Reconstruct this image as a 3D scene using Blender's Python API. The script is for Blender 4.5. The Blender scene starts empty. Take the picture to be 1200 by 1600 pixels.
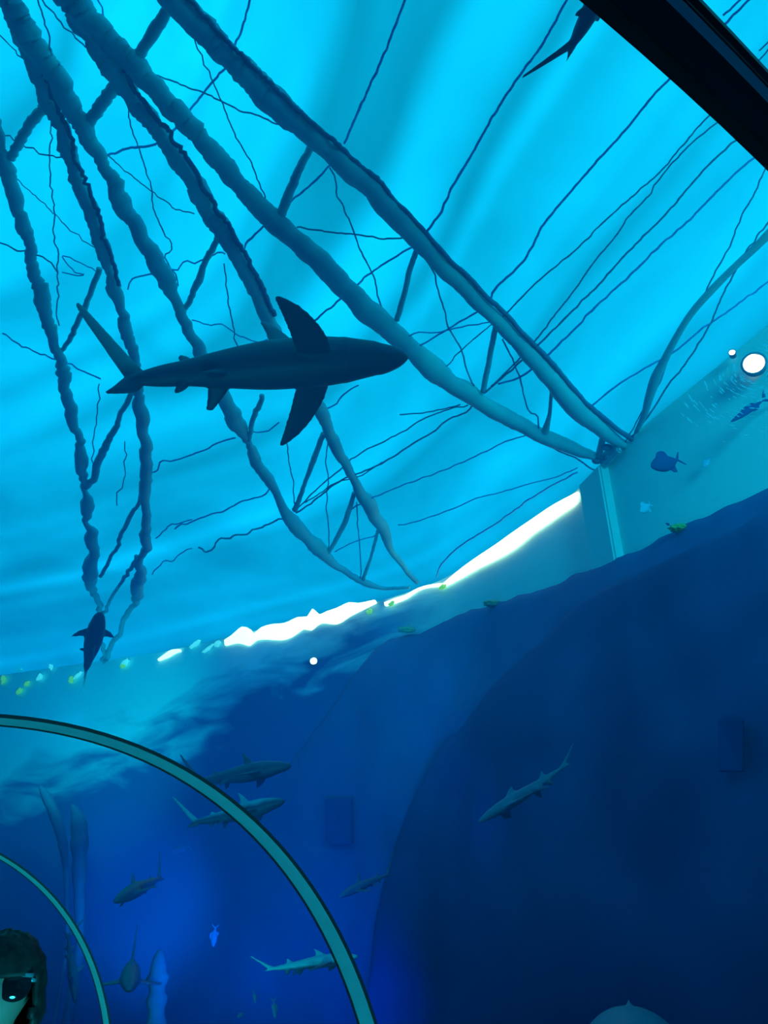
import bpy, bmesh, math, random
import numpy as np
from mathutils import Vector, Matrix, noise

random.seed(7)
C = bpy.context.scene.collection
SC = bpy.context.scene

# ------------------------------------------------------------------ camera
FPX = 1200.0
PITCH = 0.533
EYE = Vector((0, 0, 1.6))
cam = bpy.data.cameras.new('camera')
cam.sensor_fit = 'VERTICAL'
cam.sensor_height = 36.0
cam.lens = 36.0 * FPX / 1600.0
cam.clip_start = 0.02
cam.clip_end = 200
cam_o = bpy.data.objects.new('camera', cam)
cam_o.location = EYE
cam_o.rotation_euler = (math.pi / 2 + PITCH, 0, 0)
C.objects.link(cam_o)
SC.camera = cam_o

# ------------------------------------------------------------------ daylight, lamps, exposure
SC.view_settings.view_transform = 'Standard'
SC.view_settings.look = 'None'
SC.view_settings.gamma = 1
SC.view_settings.use_curve_mapping = False
SC.view_settings.exposure = 0.0
world = bpy.data.worlds.new('daylight')
SC.world = world
SC.cycles.volume_bounces = 2
world.use_nodes = True
world.node_tree.nodes['Background'].inputs[0].default_value = (0.2, 0.76, 1.0, 1)
world.node_tree.nodes['Background'].inputs[1].default_value = 1.62

CP, SP = math.cos(PITCH), math.sin(PITCH)


def ray(px, py):
    X = (px - 600) / FPX
    Y = (800 - py) / FPX
    return Vector((X, CP - Y * SP, SP + Y * CP))


def at_dist(px, py, d):
    """the point on that line of sight at horizontal distance d"""
    r = ray(px, py)
    return EYE + r * (d / math.hypot(r.x, r.y))


def at_z(px, py, z):
    r = ray(px, py)
    return EYE + r * ((z - EYE.z) / r.z)


# plan of the tank: tau runs along its long side, nu points out of the tank
TA = Vector((-0.826, 0.563))
NU = Vector((0.563, 0.826))
WATER_Z = 6.1
_T = [-12, -6, -2, 0.04, 0.64, 1.53, 2.35, 4.74, 5.97, 10.06, 13.36, 20, 40]
_W = []
for q in [(1200, 520), (1100, 600), (980, 695), (900, 780), (690, 915), (580, 950), (250, 1025), (0, 1060)]:
    p = at_z(q[0], q[1], WATER_Z)
    _W.append((p.x * TA.x + p.y * TA.y, p.x * NU.x + p.y * NU.y))
_W = [(-14, -2.0), (-6, 1.8), (-2, 4.3)] + _W + [(22, 5.6), (42, 0.6)]
WT = np.array([a for a, b in _W])
WN = np.array([b for a, b in _W])


def _cr(x):
    """smooth wall line: nu of the wall at tau"""
    h = 0.35
    return float(np.mean(np.interp([x - h, x - h / 2, x, x + h / 2, x + h], WT, WN)))


def tau_nu(p):
    return p.x * TA.x + p.y * TA.y, p.x * NU.x + p.y * NU.y


def plan(t, n):
    v = TA * t + NU * n
    return v.x, v.y


def roof_z(x, y):
    t, n = x * TA.x + y * TA.y, x * NU.x + y * NU.y
    return WATER_Z + 0.05 + 0.36 * (_cr(t) - n)


def inset(x, y):
    t, n = x * TA.x + y * TA.y, x * NU.x + y * NU.y
    return _cr(t) - n


def at_roof(px, py, drop=0.4):
    """where the line of sight meets the plane the roof trusses hang in"""
    r = ray(px, py)

    def f(k):
        p = EYE + r * k
        d = inset(p.x, p.y)
        return p.z - (WATER_Z + 0.05 + 0.36 * d - min(drop, 0.02 + 0.09 * max(d, 0)))
    a, b = 0.5, 30.0
    for _ in range(40):
        m = (a + b) / 2
        if f(m) > 0:
            b = m
        else:
            a = m
    return EYE + r * a


def at_wall(px, py, off=0.0):
    """where the line of sight meets the tank wall, off metres in front of it"""
    r = ray(px, py)
    a, b = 0.5, 60.0
    for _ in range(45):
        m = (a + b) / 2
        p = EYE + r * m
        if inset(p.x, p.y) - off > 0:
            a = m
        else:
            b = m
    return EYE + r * a


# ------------------------------------------------------------------ materials
def mat(name, color, rough=0.5, metal=0.0, spec=0.5, emit=None, estr=0.0, noise_scale=None, color2=None, bump=0.0):
    m = bpy.data.materials.new(name)
    m.use_nodes = True
    nt = m.node_tree
    b = nt.nodes['Principled BSDF']
    b.inputs['Base Color'].default_value = (*color, 1)
    b.inputs['Roughness'].default_value = rough
    b.inputs['Metallic'].default_value = metal
    b.inputs['Specular IOR Level'].default_value = spec
    if emit:
        b.inputs['Emission Color'].default_value = (*emit, 1)
        b.inputs['Emission Strength'].default_value = estr
    if noise_scale:
        tc = nt.nodes.new('ShaderNodeTexCoord')
        n = nt.nodes.new('ShaderNodeTexNoise')
        n.inputs['Scale'].default_value = noise_scale
        n.inputs['Detail'].default_value = 5
        r = nt.nodes.new('ShaderNodeValToRGB')
        r.color_ramp.elements[0].position = 0.35
        r.color_ramp.elements[1].position = 0.68
        r.color_ramp.elements[0].color = (*color, 1)
        r.color_ramp.elements[1].color = (*(color2 or color), 1)
        nt.links.new(tc.outputs['Object'], n.inputs['Vector'])
        nt.links.new(n.outputs['Fac'], r.inputs['Fac'])
        nt.links.new(r.outputs['Color'], b.inputs['Base Color'])
        if bump:
            bp = nt.nodes.new('ShaderNodeBump')
            bp.inputs['Strength'].default_value = bump
            nt.links.new(n.outputs['Fac'], bp.inputs['Height'])
            nt.links.new(bp.outputs['Normal'], b.inputs['Normal'])
    return m


def simple_mat(name, build):
    m = bpy.data.materials.new(name)
    m.use_nodes = True
    nt = m.node_tree
    nt.nodes.clear()
    out = nt.nodes.new('ShaderNodeOutputMaterial')
    build(nt, out)
    return m


def _water(nt, out):
    a = nt.nodes.new('ShaderNodeVolumeAbsorption')
    # absorbs (1-colour)*density per metre
    a.inputs['Color'].default_value = (0.0, 0.78, 0.94, 1)
    a.inputs['Density'].default_value = 0.26
    b = nt.nodes.new('ShaderNodeVolumeScatter')     # fine haze of the salt water
    b.inputs['Color'].default_value = (0.02, 0.48, 1.0, 1)
    b.inputs['Density'].default_value = 0.033
    b.inputs['Anisotropy'].default_value = 0.3
    ad = nt.nodes.new('ShaderNodeAddShader')
    nt.links.new(a.outputs[0], ad.inputs[0])
    nt.links.new(b.outputs[0], ad.inputs[1])
    nt.links.new(ad.outputs[0], out.inputs['Volume'])


M_WATER = simple_mat('tank water', _water)


def _acr(nt, out):
    a = nt.nodes.new('ShaderNodeBsdfTransparent')
    a.inputs['Color'].default_value = (0.96, 0.985, 0.99, 1)
    nt.links.new(a.outputs[0], out.inputs['Surface'])


M_ACRYLIC = simple_mat('clear acrylic', _acr)


def _roof(nt, out):
    N, L = nt.nodes.new, nt.links.new
    uv = N('ShaderNodeUVMap')
    uv.uv_map = 'roof'
    sep = N('ShaderNodeSeparateXYZ')
    L(uv.outputs[0], sep.inputs[0])
    # soft panels: stretched noise along the eaves, broad noise on top
    def nz(sx, sy, det, dist=0.0):
        mp = N('ShaderNodeMapping')
        mp.inputs['Scale'].default_value = (sx, sy, 1)
        L(uv.outputs[0], mp.inputs[0])
        n = N('ShaderNodeTexNoise')
        n.inputs['Scale'].default_value = 1
        n.inputs['Detail'].default_value = det
        n.inputs['Distortion'].default_value = dist
        L(mp.outputs[0], n.inputs['Vector'])
        return n.outputs['Fac']
    a = nz(0.06, 1.25, 1.2, 0.5)
    b = nz(0.4, 0.6, 3.0, 0.8)
    r1 = N('ShaderNodeMapRange')
    r1.inputs['From Min'].default_value = 0.36
    r1.inputs['From Max'].default_value = 0.62
    r1.inputs['To Min'].default_value = 0.5
    r1.inputs['To Max'].default_value = 1.0
    L(a, r1.inputs['Value'])
    r2 = N('ShaderNodeMapRange')
    r2.inputs['From Min'].default_value = 0.35
    r2.inputs['From Max'].default_value = 0.65
    r2.inputs['To Min'].default_value = 0.74
    r2.inputs['To Max'].default_value = 1.0
    L(b, r2.inputs['Value'])
    mu = N('ShaderNodeMath')
    mu.operation = 'MULTIPLY'
    L(r1.outputs[0], mu.inputs[0])
    L(r2.outputs[0], mu.inputs[1])
    mix = N('ShaderNodeMix')
    mix.data_type = 'RGBA'
    mix.inputs[6].default_value = (0, 0, 0, 1)
    mix.inputs[7].default_value = (0.02, 0.93, 1.0, 1)
    L(mu.outputs[0], mix.inputs[0])
    t = N('ShaderNodeBsdfTranslucent')
    L(mix.outputs[2], t.inputs['Color'])
    L(t.outputs[0], out.inputs['Surface'])


M_ROOF = simple_mat('translucent roof sheeting', _roof)


def _wall(nt, out):
    N, L = nt.nodes.new, nt.links.new
    uv = N('ShaderNodeUVMap')
    uv.uv_map = 'wall'
    sep = N('ShaderNodeSeparateXYZ')
    L(uv.outputs[0], sep.inputs[0])
    ramp = N('ShaderNodeValToRGB')      # along the wall: pale at the near end, a little darker further on
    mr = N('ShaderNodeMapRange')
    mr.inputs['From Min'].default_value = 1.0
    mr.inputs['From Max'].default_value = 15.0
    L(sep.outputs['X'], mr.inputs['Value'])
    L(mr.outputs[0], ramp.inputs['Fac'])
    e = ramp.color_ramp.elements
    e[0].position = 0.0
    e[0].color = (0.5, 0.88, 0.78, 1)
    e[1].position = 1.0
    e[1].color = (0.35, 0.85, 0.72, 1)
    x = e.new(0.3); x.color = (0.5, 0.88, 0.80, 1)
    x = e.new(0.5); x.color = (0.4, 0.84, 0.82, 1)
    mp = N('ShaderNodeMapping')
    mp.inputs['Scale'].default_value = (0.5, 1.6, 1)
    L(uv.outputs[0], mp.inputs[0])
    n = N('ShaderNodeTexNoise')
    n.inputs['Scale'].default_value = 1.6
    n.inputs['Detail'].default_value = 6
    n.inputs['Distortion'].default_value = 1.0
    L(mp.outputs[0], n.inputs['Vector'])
    # light falloff painted in: dark patches closing with depth, away from the near end
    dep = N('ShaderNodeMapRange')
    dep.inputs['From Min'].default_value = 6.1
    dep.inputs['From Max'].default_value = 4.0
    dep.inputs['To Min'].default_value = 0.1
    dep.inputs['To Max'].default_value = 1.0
    low = N('ShaderNodeMapRange')       # reflected pale patch painted in: pale zone reaches deeper at the far end
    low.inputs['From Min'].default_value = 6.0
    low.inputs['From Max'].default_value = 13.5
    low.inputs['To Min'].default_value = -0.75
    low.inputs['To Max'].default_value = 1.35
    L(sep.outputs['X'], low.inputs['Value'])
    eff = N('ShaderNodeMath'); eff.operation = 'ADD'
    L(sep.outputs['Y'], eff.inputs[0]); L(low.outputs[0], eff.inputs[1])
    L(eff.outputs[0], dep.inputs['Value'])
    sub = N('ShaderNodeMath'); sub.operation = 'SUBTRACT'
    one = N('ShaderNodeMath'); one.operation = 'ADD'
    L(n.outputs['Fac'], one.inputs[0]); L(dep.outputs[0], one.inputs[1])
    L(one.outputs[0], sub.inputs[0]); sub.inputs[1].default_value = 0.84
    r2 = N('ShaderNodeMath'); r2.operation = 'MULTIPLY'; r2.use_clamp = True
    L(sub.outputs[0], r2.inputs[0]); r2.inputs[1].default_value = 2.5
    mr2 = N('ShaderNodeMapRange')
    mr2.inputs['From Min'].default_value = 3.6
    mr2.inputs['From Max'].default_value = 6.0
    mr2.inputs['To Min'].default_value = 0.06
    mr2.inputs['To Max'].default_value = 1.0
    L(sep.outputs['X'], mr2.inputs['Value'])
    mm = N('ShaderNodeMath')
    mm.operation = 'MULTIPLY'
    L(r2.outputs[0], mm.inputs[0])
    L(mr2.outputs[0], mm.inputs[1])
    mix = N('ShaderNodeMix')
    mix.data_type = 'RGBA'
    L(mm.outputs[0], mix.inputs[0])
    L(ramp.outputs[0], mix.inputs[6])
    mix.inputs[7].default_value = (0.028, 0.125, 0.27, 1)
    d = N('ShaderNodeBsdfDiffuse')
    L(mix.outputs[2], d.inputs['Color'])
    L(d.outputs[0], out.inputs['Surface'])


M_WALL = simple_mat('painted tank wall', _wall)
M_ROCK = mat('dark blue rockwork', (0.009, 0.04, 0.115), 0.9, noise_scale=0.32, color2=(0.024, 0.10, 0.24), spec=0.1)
M_CONC = mat('dark concrete', (0.04, 0.06, 0.12), 0.9)
M_FLOORP = mat('tank floor', (0.04, 0.08, 0.18), 0.9)
M_STEEL = mat('teal painted steel', (0.17, 0.60, 0.56), 0.9, noise_scale=3.0, color2=(0.11, 0.44, 0.48), spec=0.1)
M_STEEL_D = mat('dark steel pipe', (0.05, 0.16, 0.24), 0.6)
M_CABLE = mat('steel cable', (0.06, 0.30, 0.42), 0.8)
M_CABLE_B = mat('blue sheathed cable', (0.06, 0.40, 0.75), 0.8)
M_RING = mat('grey green rib paint', (0.16, 0.32, 0.34), 0.5, noise_scale=14, color2=(0.18, 0.36, 0.37))
M_SEAL = mat('black rubber seal', (0.008, 0.012, 0.016), 0.6)
M_WHITE = mat('strip glazing', (0.8, 0.8, 0.8), emit=(1, 0.24, 0.13), estr=15)
M_WHITE2 = mat('lamp lens', (0.8, 0.8, 0.8), emit=(1, 0.3, 0.2), estr=14)
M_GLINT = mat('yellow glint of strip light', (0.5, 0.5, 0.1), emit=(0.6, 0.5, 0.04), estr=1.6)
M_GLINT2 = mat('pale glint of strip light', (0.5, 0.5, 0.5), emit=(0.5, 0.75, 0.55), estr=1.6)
M_HOUSE = mat('lamp housing', (0.03, 0.16, 0.22), 0.4)


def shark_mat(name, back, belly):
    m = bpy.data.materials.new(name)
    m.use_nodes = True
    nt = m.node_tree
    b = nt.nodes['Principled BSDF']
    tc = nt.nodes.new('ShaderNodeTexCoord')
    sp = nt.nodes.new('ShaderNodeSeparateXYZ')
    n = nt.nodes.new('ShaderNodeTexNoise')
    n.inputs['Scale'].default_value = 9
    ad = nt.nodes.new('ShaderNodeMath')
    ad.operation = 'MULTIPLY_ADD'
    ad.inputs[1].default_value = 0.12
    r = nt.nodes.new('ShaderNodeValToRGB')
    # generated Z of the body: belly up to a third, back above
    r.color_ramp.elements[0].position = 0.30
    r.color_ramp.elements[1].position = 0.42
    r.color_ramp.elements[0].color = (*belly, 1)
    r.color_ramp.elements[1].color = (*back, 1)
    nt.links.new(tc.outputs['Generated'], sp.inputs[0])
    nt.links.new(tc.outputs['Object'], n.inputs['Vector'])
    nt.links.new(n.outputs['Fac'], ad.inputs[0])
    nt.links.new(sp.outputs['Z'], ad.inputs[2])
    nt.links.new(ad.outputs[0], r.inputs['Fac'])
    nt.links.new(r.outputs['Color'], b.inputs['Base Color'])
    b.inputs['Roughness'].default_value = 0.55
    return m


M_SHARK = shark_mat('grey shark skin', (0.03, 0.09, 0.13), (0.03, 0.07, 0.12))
M_SHARK_D = shark_mat('dark shark skin', (0.10, 0.24, 0.24), (0.04, 0.07, 0.10))  # back lighter than belly: lit band of the flank put into the colour
M_SHARK_L = shark_mat('lit pale shark skin', (0.10, 0.36, 0.42), (0.02, 0.06, 0.11))  # light on the upper flank put into the skin colour
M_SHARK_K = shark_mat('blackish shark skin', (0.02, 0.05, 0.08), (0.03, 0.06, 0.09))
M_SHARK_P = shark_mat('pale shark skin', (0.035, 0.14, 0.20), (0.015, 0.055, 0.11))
M_FISH_D = mat('dark fish skin', (0.008, 0.07, 0.18), 0.8, spec=0.1)
M_FISH_P = mat('pale fish skin', (0.14, 0.5, 0.62), 0.5)
M_FISH_F = mat('dim fish skin', (0.015, 0.09, 0.17), 0.8)
M_REFLECTION = mat('reflection tone', (0.03, 0.14, 0.20), 0.9, noise_scale=3, color2=(0.02, 0.08, 0.15))  # colour of the pale reflections built as solid columns
M_CORAL = mat('yellow green coral', (0.22, 0.42, 0.10), 0.9)


# ------------------------------------------------------------------ helpers
def obj(name, bm, material, parent=None, smooth=True):
    me = bpy.data.meshes.new(name)
    bm.normal_update()
    bm.to_mesh(me)
    bm.free()
    if smooth:
        me.polygons.foreach_set('use_smooth', [True] * len(me.polygons))
    o = bpy.data.objects.new(name, me)
    C.objects.link(o)
    if material:
        me.materials.append(material)
    if parent:
        o.parent = parent
    return o


def tag(o, label, cat, group=None, kind=None):
    o['label'] = label
    o['category'] = cat
    if group:
        o['group'] = group
    if kind:
        o['kind'] = kind
    return o


def thing(name, label, cat, loc=(0, 0, 0), group=None):
    o = bpy.data.objects.new(name, None)
    o.empty_display_size = 0.1
    o.location = loc
    C.objects.link(o)
    return tag(o, label, cat, group)


def struct(name, bm, m, label=None, smooth=False):
    o = obj(name, bm, m, None, smooth)
    o['kind'] = 'structure'
    if label:
        o['label'] = label
        o['category'] = 'structure'
    return o


def under(o, parent):
    """parent without moving: shifts the mesh into the parent's frame (parents carry a location only)"""
    o.data.transform(Matrix.Translation(-parent.location))
    o.parent = parent
    return o


def grid(bm, P, closed_u=False, uvl=None, UV=None):
    """P[i][j] points -> quads"""
    V = [[bm.verts.new(p) for p in row] for row in P]
    n, m_ = len(P), len(P[0])
    for i in range(n - 1):
        for j in range(m_ if closed_u else m_ - 1):
            k = (j + 1) % m_
            f = bm.faces.new((V[i][j], V[i][k], V[i + 1][k], V[i + 1][j]))
            if uvl is not None:
                for lp, (a, b) in zip(f.loops, ((i, j), (i, k), (i + 1, k), (i + 1, j))):
                    lp[uvl].uv = UV[a][b]
    return V


def tube(bm, pts, rad, sides=10, caps=True):
    pts = [Vector(p) for p in pts]
    n = len(pts)
    tang = []
    for i in range(n):
        t = pts[min(i + 1, n - 1)] - pts[max(i - 1, 0)]
        tang.append(t.normalized() if t.length > 1e-9 else Vector((0, 0, 1)))
    up = Vector((0, 0, 1))
    if abs(tang[0].dot(up)) > 0.95:
        up = Vector((1, 0, 0))
    a = (up - tang[0] * up.dot(tang[0])).normalized()
    rings = []
    for i in range(n):
        a = (a - tang[i] * a.dot(tang[i]))
        a = a.normalized() if a.length > 1e-6 else tang[i].orthogonal().normalized()
        b = tang[i].cross(a)
        rings.append([pts[i] + (a * math.cos(2 * math.pi * k / sides) + b * math.sin(2 * math.pi * k / sides)) * rad[i] for k in range(sides)])
    V = grid(bm, rings, closed_u=True)
    if caps:
        bm.faces.new(list(reversed(V[0])))
        bm.faces.new(V[-1])


def box(bm, c, s, rot=None):
    r = bmesh.ops.create_cube(bm, size=1)
    M = Matrix.Translation(c) @ (rot.to_4x4() if rot else Matrix.Identity(4)) @ Matrix.Diagonal((*s, 1))
    bmesh.ops.transform(bm, matrix=M, verts=r['verts'])
    return r['verts']


def spline(P, step=5.0):
    """smooth (Catmull-Rom) resampling of rows of numbers, about step apart in the first two"""
    P = [np.array(p, float) for p in P]
    if len(P) == 2:
        P = [P[0], P[0] * .67 + P[1] * .33, P[0] * .33 + P[1] * .67, P[1]]
    Q = [2 * P[0] - P[1]] + P + [2 * P[-1] - P[-2]]
    out = []
    for i in range(1, len(Q) - 2):
        p0, p1, p2, p3 = Q[i - 1:i + 3]
        n = max(2, int(np.hypot(*(p2 - p1)[:2]) / step))
        for k in range(n):
            t = k / n
            out.append(0.5 * (2 * p1 + (p2 - p0) * t + (2 * p0 - 5 * p1 + 4 * p2 - p3) * t * t + (3 * p1 - p0 - 3 * p2 + p3) * t ** 3))
    out.append(P[-1])
    return np.array(out)


# ================================================================== THE SETTING
# water: one body of water with a rippled top and the tunnel cut out of it
AL = -0.650
AX = Vector((math.sin(AL), math.cos(AL), 0))
RT = Vector((math.cos(AL), -math.sin(AL), 0))
AXC = EYE + RT * 0.638 + Vector((0, 0, -0.79))      # a point on the tunnel's spring line axis
R_T = 1.5


def tun(d, lat, z):
    p = AXC + AX * d + RT * lat
    return Vector((p.x, p.y, z))


def arch_profile(r, n=40, z0=0.0):
    pr = [(r, z0)]
    for k in range(n + 1):
        a = math.pi * k / n
        pr.append((r * math.cos(a), AXC.z + r * math.sin(a)))
    pr.append((-r, z0))
    return pr


bm = bmesh.new()
X0, X1, Y0, Y1, NG = -36, 22, -18, 30, 150
P = []
for i in range(NG + 1):
    row = []
    for j in range(NG + 1):
        x, y = X0 + (X1 - X0) * i / NG, Y0 + (Y1 - Y0) * j / NG
        row.append((x, y, WATER_Z - 0.02 + 0.03 * noise.noise((x * .9, y * .9, 0))))
    P.append(row)
V = grid(bm, P)
low = [[None] * (NG + 1) for _ in range(NG + 1)]
edge = [V[i][0] for i in range(NG + 1)] + [V[NG][j] for j in range(1, NG + 1)] + [V[i][NG] for i in range(NG - 1, -1, -1)] + [V[0][j] for j in range(NG - 1, 0, -1)]
lowv = [bm.verts.new((v.co.x, v.co.y, -1.6)) for v in edge]
for i in range(len(edge)):
    k = (i + 1) % len(edge)
    bm.faces.new((edge[i], edge[k], lowv[k], lowv[i]))
bm.faces.new(lowv)
bmesh.ops.recalc_face_normals(bm, faces=bm.faces)
nf = set(bm.faces)
pr = arch_profile(R_T + 0.01)
A = [bm.verts.new(tun(-7, a, z)) for a, z in pr]
B = [bm.verts.new(tun(15, a, z)) for a, z in pr]
new = [bm.faces.new(A), bm.faces.new(B)]
for i in range(len(pr)):
    k = (i + 1) % len(pr)
    new.append(bm.faces.new((A[i], A[k], B[k], B[i])))
bmesh.ops.recalc_face_normals(bm, faces=new)
bmesh.ops.reverse_faces(bm, faces=new)
water = obj('water', bm, M_WATER, None, False)
tag(water, 'clear blue tank water with a rippled surface', 'water', kind='structure')

# tank wall (curved), with a UV of tau and height
bm = bmesh.new()
uvl = bm.loops.layers.uv.new('wall')
taus = [-13.5 + 0.25 * i for i in range(int(54 / 0.25))]
zs = [-1.5, 0, 1.5, 3.0, 4.5, 5.4, WATER_Z + 0.06]
rows, uvs = [], []
for t in taus:
    n = _cr(t)
    x, y = plan(t, n)
    rows.append([(x, y, z) for z in zs])
    uvs.append([(t, z) for z in zs])
grid(bm, rows, uvl=uvl, UV=uvs)
bx0 = [plan(t, _cr(t) + 0.35) for t in taus]
grid(bm, [[(x, y, zs[-1]), (x, y, zs[0])] for x, y in bx0])
grid(bm, [[rows[i][-1], (*bx0[i], zs[-1])] for i in range(len(taus))])
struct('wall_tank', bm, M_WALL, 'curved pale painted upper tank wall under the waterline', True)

# roof: translucent sheeting rising from the eaves
bm = bmesh.new()
uvl = bm.loops.layers.uv.new('roof')
rows, uvs = [], []
DD = [0, .3, .6, 1, 1.5, 2, 3, 4, 5, 6, 8, 10, 12, 15, 18, 22, 26]
for t in taus:
    n = _cr(t) + 0.3
    rows.append([])
    uvs.append([])
    for d in DD:
        x, y = plan(t, n - d)
        rows[-1].append((x, y, WATER_Z + 0.05 + 0.36 * d - 0.1))
        uvs[-1].append((t, d))
grid(bm, rows, uvl=uvl, UV=uvs)
struct('ceiling', bm, M_ROOF, 'glowing cyan translucent roof above the pool', True)

# outer walls, floor
for nm, (t0, n0, t1, n1) in {'wall_back': (-14, -14, 41, -14), 'wall_left': (40.4, -14, 40.4, 8), 'wall_right': (-13.4, -14, -13.4, 4)}.items():
    bm = bmesh.new()
    a, b = plan(t0, n0), plan(t1, n1)
    d = Vector((b[0] - a[0], b[1] - a[1], 0))
    mid = Vector(((a[0] + b[0]) / 2, (a[1] + b[1]) / 2, 6.0))
    box(bm, mid, (d.length, 0.3, 15.2), Matrix.Rotation(math.atan2(d.y, d.x), 3, 'Z'))
    struct(nm, bm, M_CONC)
bm = bmesh.new()
cx, cy = plan(13.5, -3)
box(bm, Vector((cx, cy, -1.62)), (60, 36, 0.2), Matrix.Rotation(math.atan2(TA.y, TA.x), 3, 'Z'))
struct('floor_tank', bm, M_FLOORP)
bm = bmesh.new()
rotT = Matrix.Rotation(math.atan2(AX.y, AX.x), 3, 'Z')
c = AXC + AX * 4
box(bm, Vector((c.x, c.y, -0.1)), (22, 2 * R_T + 0.5, 0.2), rotT)
struct('floor', bm, M_CONC)
for s, nm in ((1, 'trim_1'), (-1, 'trim_2')):
    bm = bmesh.new()
    c = AXC + AX * 4 + RT * s * (R_T + 0.08)
    box(bm, Vector((c.x, c.y, -0.35)), (22, 0.2, 2.2), rotT)
    struct(nm, bm, M_CONC)

# rockwork along the lower wall: its top edge follows the photographed line
edge_px = [(1500, 560), (1380, 650), (1290, 705), (1200, 757), (1130, 800), (1085, 818), (1060, 828), (1030, 838), (1000, 858), (960, 874), (930, 887), (900, 897), (875, 909), (837, 925),
           (790, 938), (750, 950), (725, 958), (700, 970), (645, 990), (600, 1002), (560, 1040), (500, 1120), (430, 1210), (350, 1290), (250, 1370), (150, 1440), (60, 1500), (-60, 1560), (-160, 1600)]


def rock_face(name, edge, m, label, base, out, seed):
    E_ = []
    for q in spline(edge, 9):
        p = at_wall(q[0], q[1], base)
        t, n = tau_nu(p)
        if E_ and t <= E_[-1][0]:
            continue
        E_.append((t, p.z + 0.035 * noise.noise((t * 5, 0, 3 + seed)) + 0.05 * noise.noise((t * 1.7, 0, 9 + seed))))
    bm = bmesh.new()
    rows = []
    for i, (t, z) in enumerate(E_):
        row = []
        for k in range(30):
            f = k / 29
            zz = z + (-1.5 - z) * f ** 1.3
            fade = max(0.0, min(1.0, (8.6 - t) / 4.0)) if seed == 0 else 1.0
            bulge = -0.05 + (base + 0.05 + out * min(1, f * 3.0) ** 0.8 + (0.22 * noise.noise((t * .7, zz * .8, 1 + seed)) + 0.10 * noise.noise((t * 2, zz * 2, 4 + seed))) * min(1, f * 5)) * fade
            x, y = plan(t, _cr(t) - bulge)
            row.append((x, y, zz))
        x, y = plan(t, _cr(t) + 0.02)
        rows.append([(x, y, z - 0.03)] + row)
    x0 = [plan(E_[-1][0], _cr(E_[-1][0]) + 0.02) for _ in range(31)]
    rows.append([(x0[0][0], x0[0][1], p[2]) for p in rows[-1]])
    grid(bm, rows)
    return struct(name, bm, m, label, True)


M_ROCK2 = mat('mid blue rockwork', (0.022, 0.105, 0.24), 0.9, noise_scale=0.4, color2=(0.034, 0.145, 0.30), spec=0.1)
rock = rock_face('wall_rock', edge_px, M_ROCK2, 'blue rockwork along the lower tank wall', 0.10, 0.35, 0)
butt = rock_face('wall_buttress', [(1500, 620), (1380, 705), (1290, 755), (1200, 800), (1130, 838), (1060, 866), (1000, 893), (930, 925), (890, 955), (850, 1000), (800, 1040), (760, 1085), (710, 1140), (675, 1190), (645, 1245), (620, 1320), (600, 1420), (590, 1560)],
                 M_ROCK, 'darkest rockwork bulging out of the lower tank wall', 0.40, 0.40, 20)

# pilaster under the nearest truss
bm = bmesh.new()
pa, pb = at_wall(925, 800, 0.0), at_wall(961, 800, 0.0)
mid = (pa + pb) / 2
w = (pa - pb).length
ang = math.atan2((pa - pb).y, (pa - pb).x)
box(bm, Vector((mid.x, mid.y, 4.4)), (w * 0.95, 0.22, 3.4), Matrix.Rotation(ang, 3, 'Z'))
bmesh.ops.bevel(bm, geom=list(bm.edges), offset=0.02, segments=2, affect='EDGES')
struct('wall_pilaster', bm, mat('pilaster paint', (0.34, 0.74, 0.68), 0.8), 'pilaster on the tank wall below the nearest roof truss')

# ================================================================== TUNNEL
for i, d in enumerate([-2.45, 0.125, 2.70, 5.42]):
    lab = ['acrylic tunnel panel behind the near black rib', 'wide clear acrylic tunnel panel overhead between the black and the teal rib',
           'clear acrylic tunnel panel between the two slender teal ribs', 'farthest clear acrylic tunnel panel beyond the small rib'][i]
    d1 = [0.125, 2.70, 5.42, 8.1][i]
    bm = bmesh.new()
    prf = arch_profile(R_T - 0.02, 48, AXC.z - 0.05)
    prf2 = arch_profile(R_T + 0.0, 48, AXC.z - 0.05)
    loop = prf + list(reversed(prf2))
    ra = [tun(d + 0.062, a, z) for a, z in loop]
    rb = [tun(d1 - 0.062, a, z) for a, z in loop]
    grid(bm, [ra, rb], closed_u=True)
    p = obj('acrylic_panel', bm, M_ACRYLIC)
    tag(p, lab, 'panel', 'tunnel panels')


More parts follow.
